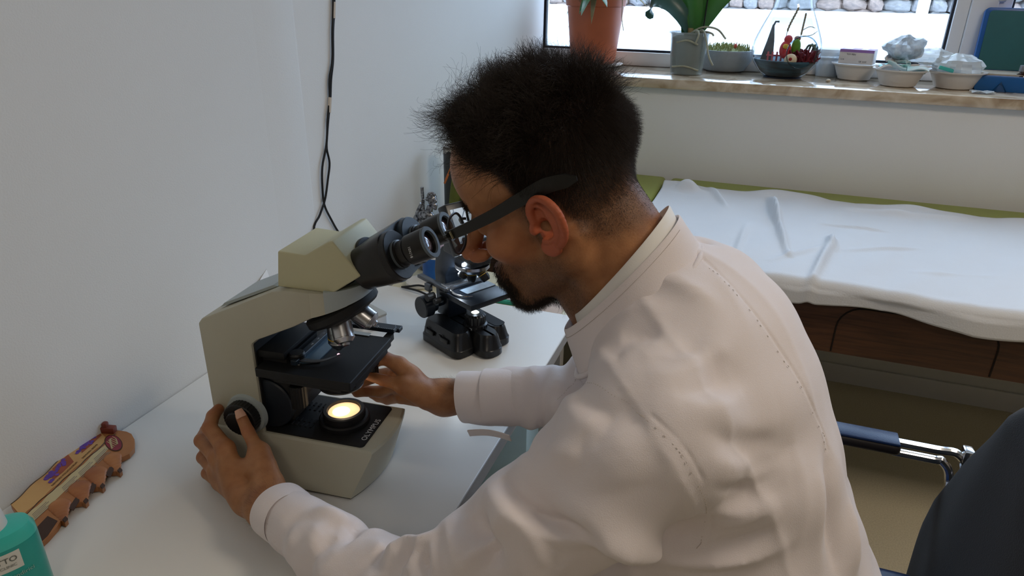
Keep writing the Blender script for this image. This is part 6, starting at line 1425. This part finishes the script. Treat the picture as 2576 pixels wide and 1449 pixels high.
# cuffs
def cuff(c, d, r, L_, name, ex=1.0, lap=True):
    d = Vector(d); F_ = frame(d); F_ = Matrix((F_.col[0], F_.col[1], F_.col[2])).transposed()
    g = G(); rings = []
    prof = [(r*1.00, -L_), (r*1.03, -L_*0.6), (r*1.03, -0.002), (r*1.02, 0.0), (r*0.965, 0.0), (r*0.955, -0.003), (r*0.93, -L_)]
    for rr, h in prof:
        ring = []
        for i in range(64):
            a = 2*math.pi*i/64; k = 1+0.035*math.sin(2*a+1)+0.02*math.sin(3*a+h*60)+(0.03*max(0, math.cos((a-1.2)))**6 if lap else 0)
            ring.append(Vector(c)+F_@Vector((rr*k*math.cos(a)*ex, rr*k*math.sin(a), h+(0.006*math.sin(a+0.5)))))
        rings.append(ring)
    g.loft(rings, cap=False); return g.build(name, M_coat, man, 50)
cuff(CUN, dN, 0.0385, 0.030, 'cuff'); cuff(CUF, dF, 0.0415, 0.075, 'cuff'); cuff(CUF-dF*0.040, dF, 0.0455, 0.060, 'sleeve_hem')
g = G(); a0 = Vector(CUF)-Vector(dF)*0.02+Vector((0, -0.036, -0.026))
g.sheet(lambda u, v: a0+Vector((0.004+0.072*u, -0.004-0.006*u, -0.010+0.012*u+0.006*math.sin(3*u)))+Vector((0.002, 0.006, -0.014))*v, 10, 4, 0.0018); g.build('sleeve_tab', M_coat, man, 60)
# standing collar and the shirt collar inside it
def collar(name, Nt, Ft, bt, Nb, Fb, bb, m, yc=0.776, th=0.003, n=72, gap=False, rib=0.0):
    g = G(); rings = []
    for k, inn in ((0.0, 0), (0.35, 0), (0.7, 0), (0.97, 0), (1.0, 0.4), (0.97, 1), (0.5, 1), (0.0, 1)):
        N_ = np.array(Nb)*(1-k)+np.array(Nt)*k; F_ = np.array(Fb)*(1-k)+np.array(Ft)*k; b = bb*(1-k)+bt*k-th*inn
        cx, cz = (N_+F_)/2; ax_, az_ = (N_-F_)/2; L_ = math.hypot(ax_, az_); ax_, az_ = ax_*(L_-th*inn)/L_, az_*(L_-th*inn)/L_
        ring = []
        for i in range(n):
            a = 2*math.pi*i/n; c, s = math.cos(a), math.sin(a); c2 = np.sign(c)*abs(c)**0.9; s2 = np.sign(s)*abs(s)**0.9
            w = rib*math.sin(5*a+3*k)*(1-k*0.5)
            ring.append((cx+ax_*c2*(1+w), yc+b*s2*(1+w), cz+az_*c2*(1+w)))
        rings.append(ring)
    g.loft(rings, cap=False); return g.build(name, m, man, 60)
collar('coat_collar', (0.893, 1.226), (0.770, 1.075), 0.084, (0.921, 1.186), (0.792, 1.020), 0.098, M_coat, rib=0.012)
collar('shirt_collar', (0.880, 1.236), (0.782, 1.096), 0.0765, (0.905, 1.195), (0.802, 1.045), 0.084, M_shirt)
# collar seam roll with stitches
def cpt(a, off=0.0):
    N_, F_ = np.array((0.921, 1.186)), np.array((0.792, 1.020)); cx, cz = (N_+F_)/2; ax_, az_ = (N_-F_)/2; c, s = math.cos(a), math.sin(a)
    k = 1.02; return Vector((cx+ax_*np.sign(c)*abs(c)**0.9*k, 0.776+0.098*k*np.sign(s)*abs(s)**0.9, cz+az_*np.sign(c)*abs(c)**0.9*k))
g = G(); g.tube([cpt(2*math.pi*i/80) for i in range(80)], 0.0035, 8, closed=True); g.build('collar_seam', M_coat, man, 60)
g = G()
for i in range(170):
    a = -0.2-2.7*i/170; c, s = math.cos(a), math.sin(a); k = 0.84
    N_ = np.array((0.921, 1.186))*(1-k)+np.array((0.893, 1.226))*k; F_ = np.array((0.792, 1.020))*(1-k)+np.array((0.770, 1.075))*k; b = 0.098*(1-k)+0.084*k
    cx, cz = (N_+F_)/2; ax_, az_ = (N_-F_)/2; w = 1+0.012*math.sin(5*a+3*k)*(1-k*0.5)+0.004
    f_ = lambda a: Vector((cx+ax_*np.sign(math.cos(a))*abs(math.cos(a))**0.9*w, 0.776+b*np.sign(math.sin(a))*abs(math.sin(a))**0.9*w, cz+az_*np.sign(math.cos(a))*abs(math.cos(a))**0.9*w))
    g.tube([f_(a), f_(a+0.0085)], 0.00035, 4)
g.build('collar_stitches', M_thread, man)['kind'] = 'stuff'
# trousers and shoes, mostly out of sight below the coat
def tro(P):
    d = None
    for s_ in (-1, 1):
        y = 0.785+s_*0.09
        e = smin(cone(P, (1.10, y, 0.575), (0.74, y+s_*0.02, 0.580), 0.082, 0.062), cone(P, (0.74, y+s_*0.02, 0.580), (0.80, y+s_*0.03, 0.11), 0.062, 0.045), 0.03); d = e if d is None else smin(d, e, 0.02)
    return smin(d, ell(P, (1.12, 0.785, 0.595), (0.10, 0.165, 0.09)), 0.04)
v, f = surface_nets(tro, (0.62, 0.55, 0.05), (1.25, 1.02, 0.72), 0.012); link('trousers', np_mesh('trousers', [(v, f)]), mat('dark_trousers', (40, 42, 52), 0.8, noise=0.1), man, 180)
for s_ in (-1, 1):
    g = G(); y = 0.785+s_*0.12; g.loft([[(0.745+0.135*math.cos(a)*k, y+0.046*math.sin(a)*k, z) for a in [2*math.pi*i/28 for i in range(28)]] for z, k in ((0.001, 0.97), (0.02, 1.0), (0.045, 0.95), (0.075, 0.70), (0.09, 0.45))]); g.build('shoe', mat('black_shoe', (20, 20, 22), 0.35), man, 60)

# ------------------------------------------------------------------ eyeglasses
gl = root('eyeglasses', tuple(h2w((0.09, 0, 0.02))), 0, 'dark framed glasses on the man\'s face, temple arm over his ear', 'glasses')
gw0 = Vector(gl.location)
def gp(p): return Vector(h2w(p))-gw0
M_gf = mat('matt_black_frame', (22, 24, 24), 0.42, noise=0.1); M_gm = mat('frame_grey_rim', (62, 66, 72), 0.35, 0.4)
M_gl = glass_mat('spectacle_glass', (240, 244, 246), 0.8, 0.96, edge=0.8)
for s_ in (1, -1):
    rim = []
    for i in range(44):
        a = 2*math.pi*i/44; c, s = math.cos(a), math.sin(a)
        rim.append(gp((0.116-0.10*abs(0.0245*c*1.0)*(1 if c*s_ > 0 else 0)*0.6-0.004*s, s_*(0.0330+0.0255*np.sign(c)*abs(c)**0.8), 0.011+0.0215*np.sign(s)*abs(s)**0.85)))
    g = G(); g.tube(rim, 0.0016, 8, closed=True); rm = g.build('rim', M_gm, gl)
    g = G(); g.loft([[tuple(q) for q in rim], [tuple(q+Vector(HF)*0.0012) for q in rim]]); g.build('lens', M_gl, gl, 0)
    # temple arm: slim at the hinge, widening to a paddle over the ear
    P = spline([gp((0.114, s_*0.0610, 0.0195)), gp((0.095, s_*0.0690, 0.021)), gp((0.050, s_*0.0745, 0.0265)), gp((0.012, s_*0.0800, 0.034)), gp((-0.020, s_*0.0855, 0.0395)), gp((-0.052, s_*0.0865, 0.036))], 6)
    g = G(); rows = []; L_ = len(P)
    for i, p in enumerate(P):
        d = (P[min(i+1, L_-1)]-P[max(i-1, 0)]).normalized(); o_ = Vector(HL)*s_; w_ = d.cross(o_).normalized(); t_ = i/(L_-1); hh = np.interp(t_, [0, 0.15, 0.5, 0.8, 0.93, 1.0], [0.0052, 0.0058, 0.0070, 0.0086, 0.0076, 0.0024]); th_ = 0.0016
        rows.append([p+w_*hh-o_*th_, p+w_*hh+o_*th_, p-w_*hh+o_*th_, p-w_*hh-o_*th_])
    g.loft(rows); tp = g.build('temple_arm', M_gf, gl)
    g = G(); g.box((0, 0, 0), (0.0075, 0.0008, 0.0090), 0.0003); o = g.build('hinge_plate', mat('pale_gold_plate', (188, 182, 150), 0.35, 0.3), tp)
    c_ = gp((0.1045, s_*0.0655+s_*0.0022, 0.0202)); o.matrix_local = Matrix.Translation(c_) @ frame(Vector(HU), Vector(HL)).to_4x4() @ Matrix.Rotation(R(90), 4, 'Z')
    g = G(); g.tube([gp((0.116, s_*0.0585, 0.017)), gp((0.1155, s_*0.0625, 0.019)), gp((0.110, s_*0.0660, 0.020))], 0.0030, 8); g.build('end_piece', M_gf, gl)
g = G(); g.tube(spline([gp((0.117, -0.0075, 0.015)), gp((0.1205, 0, 0.018)), gp((0.117, 0.0075, 0.015))], 5), 0.0018, 8); g.build('bridge', M_gm, gl)
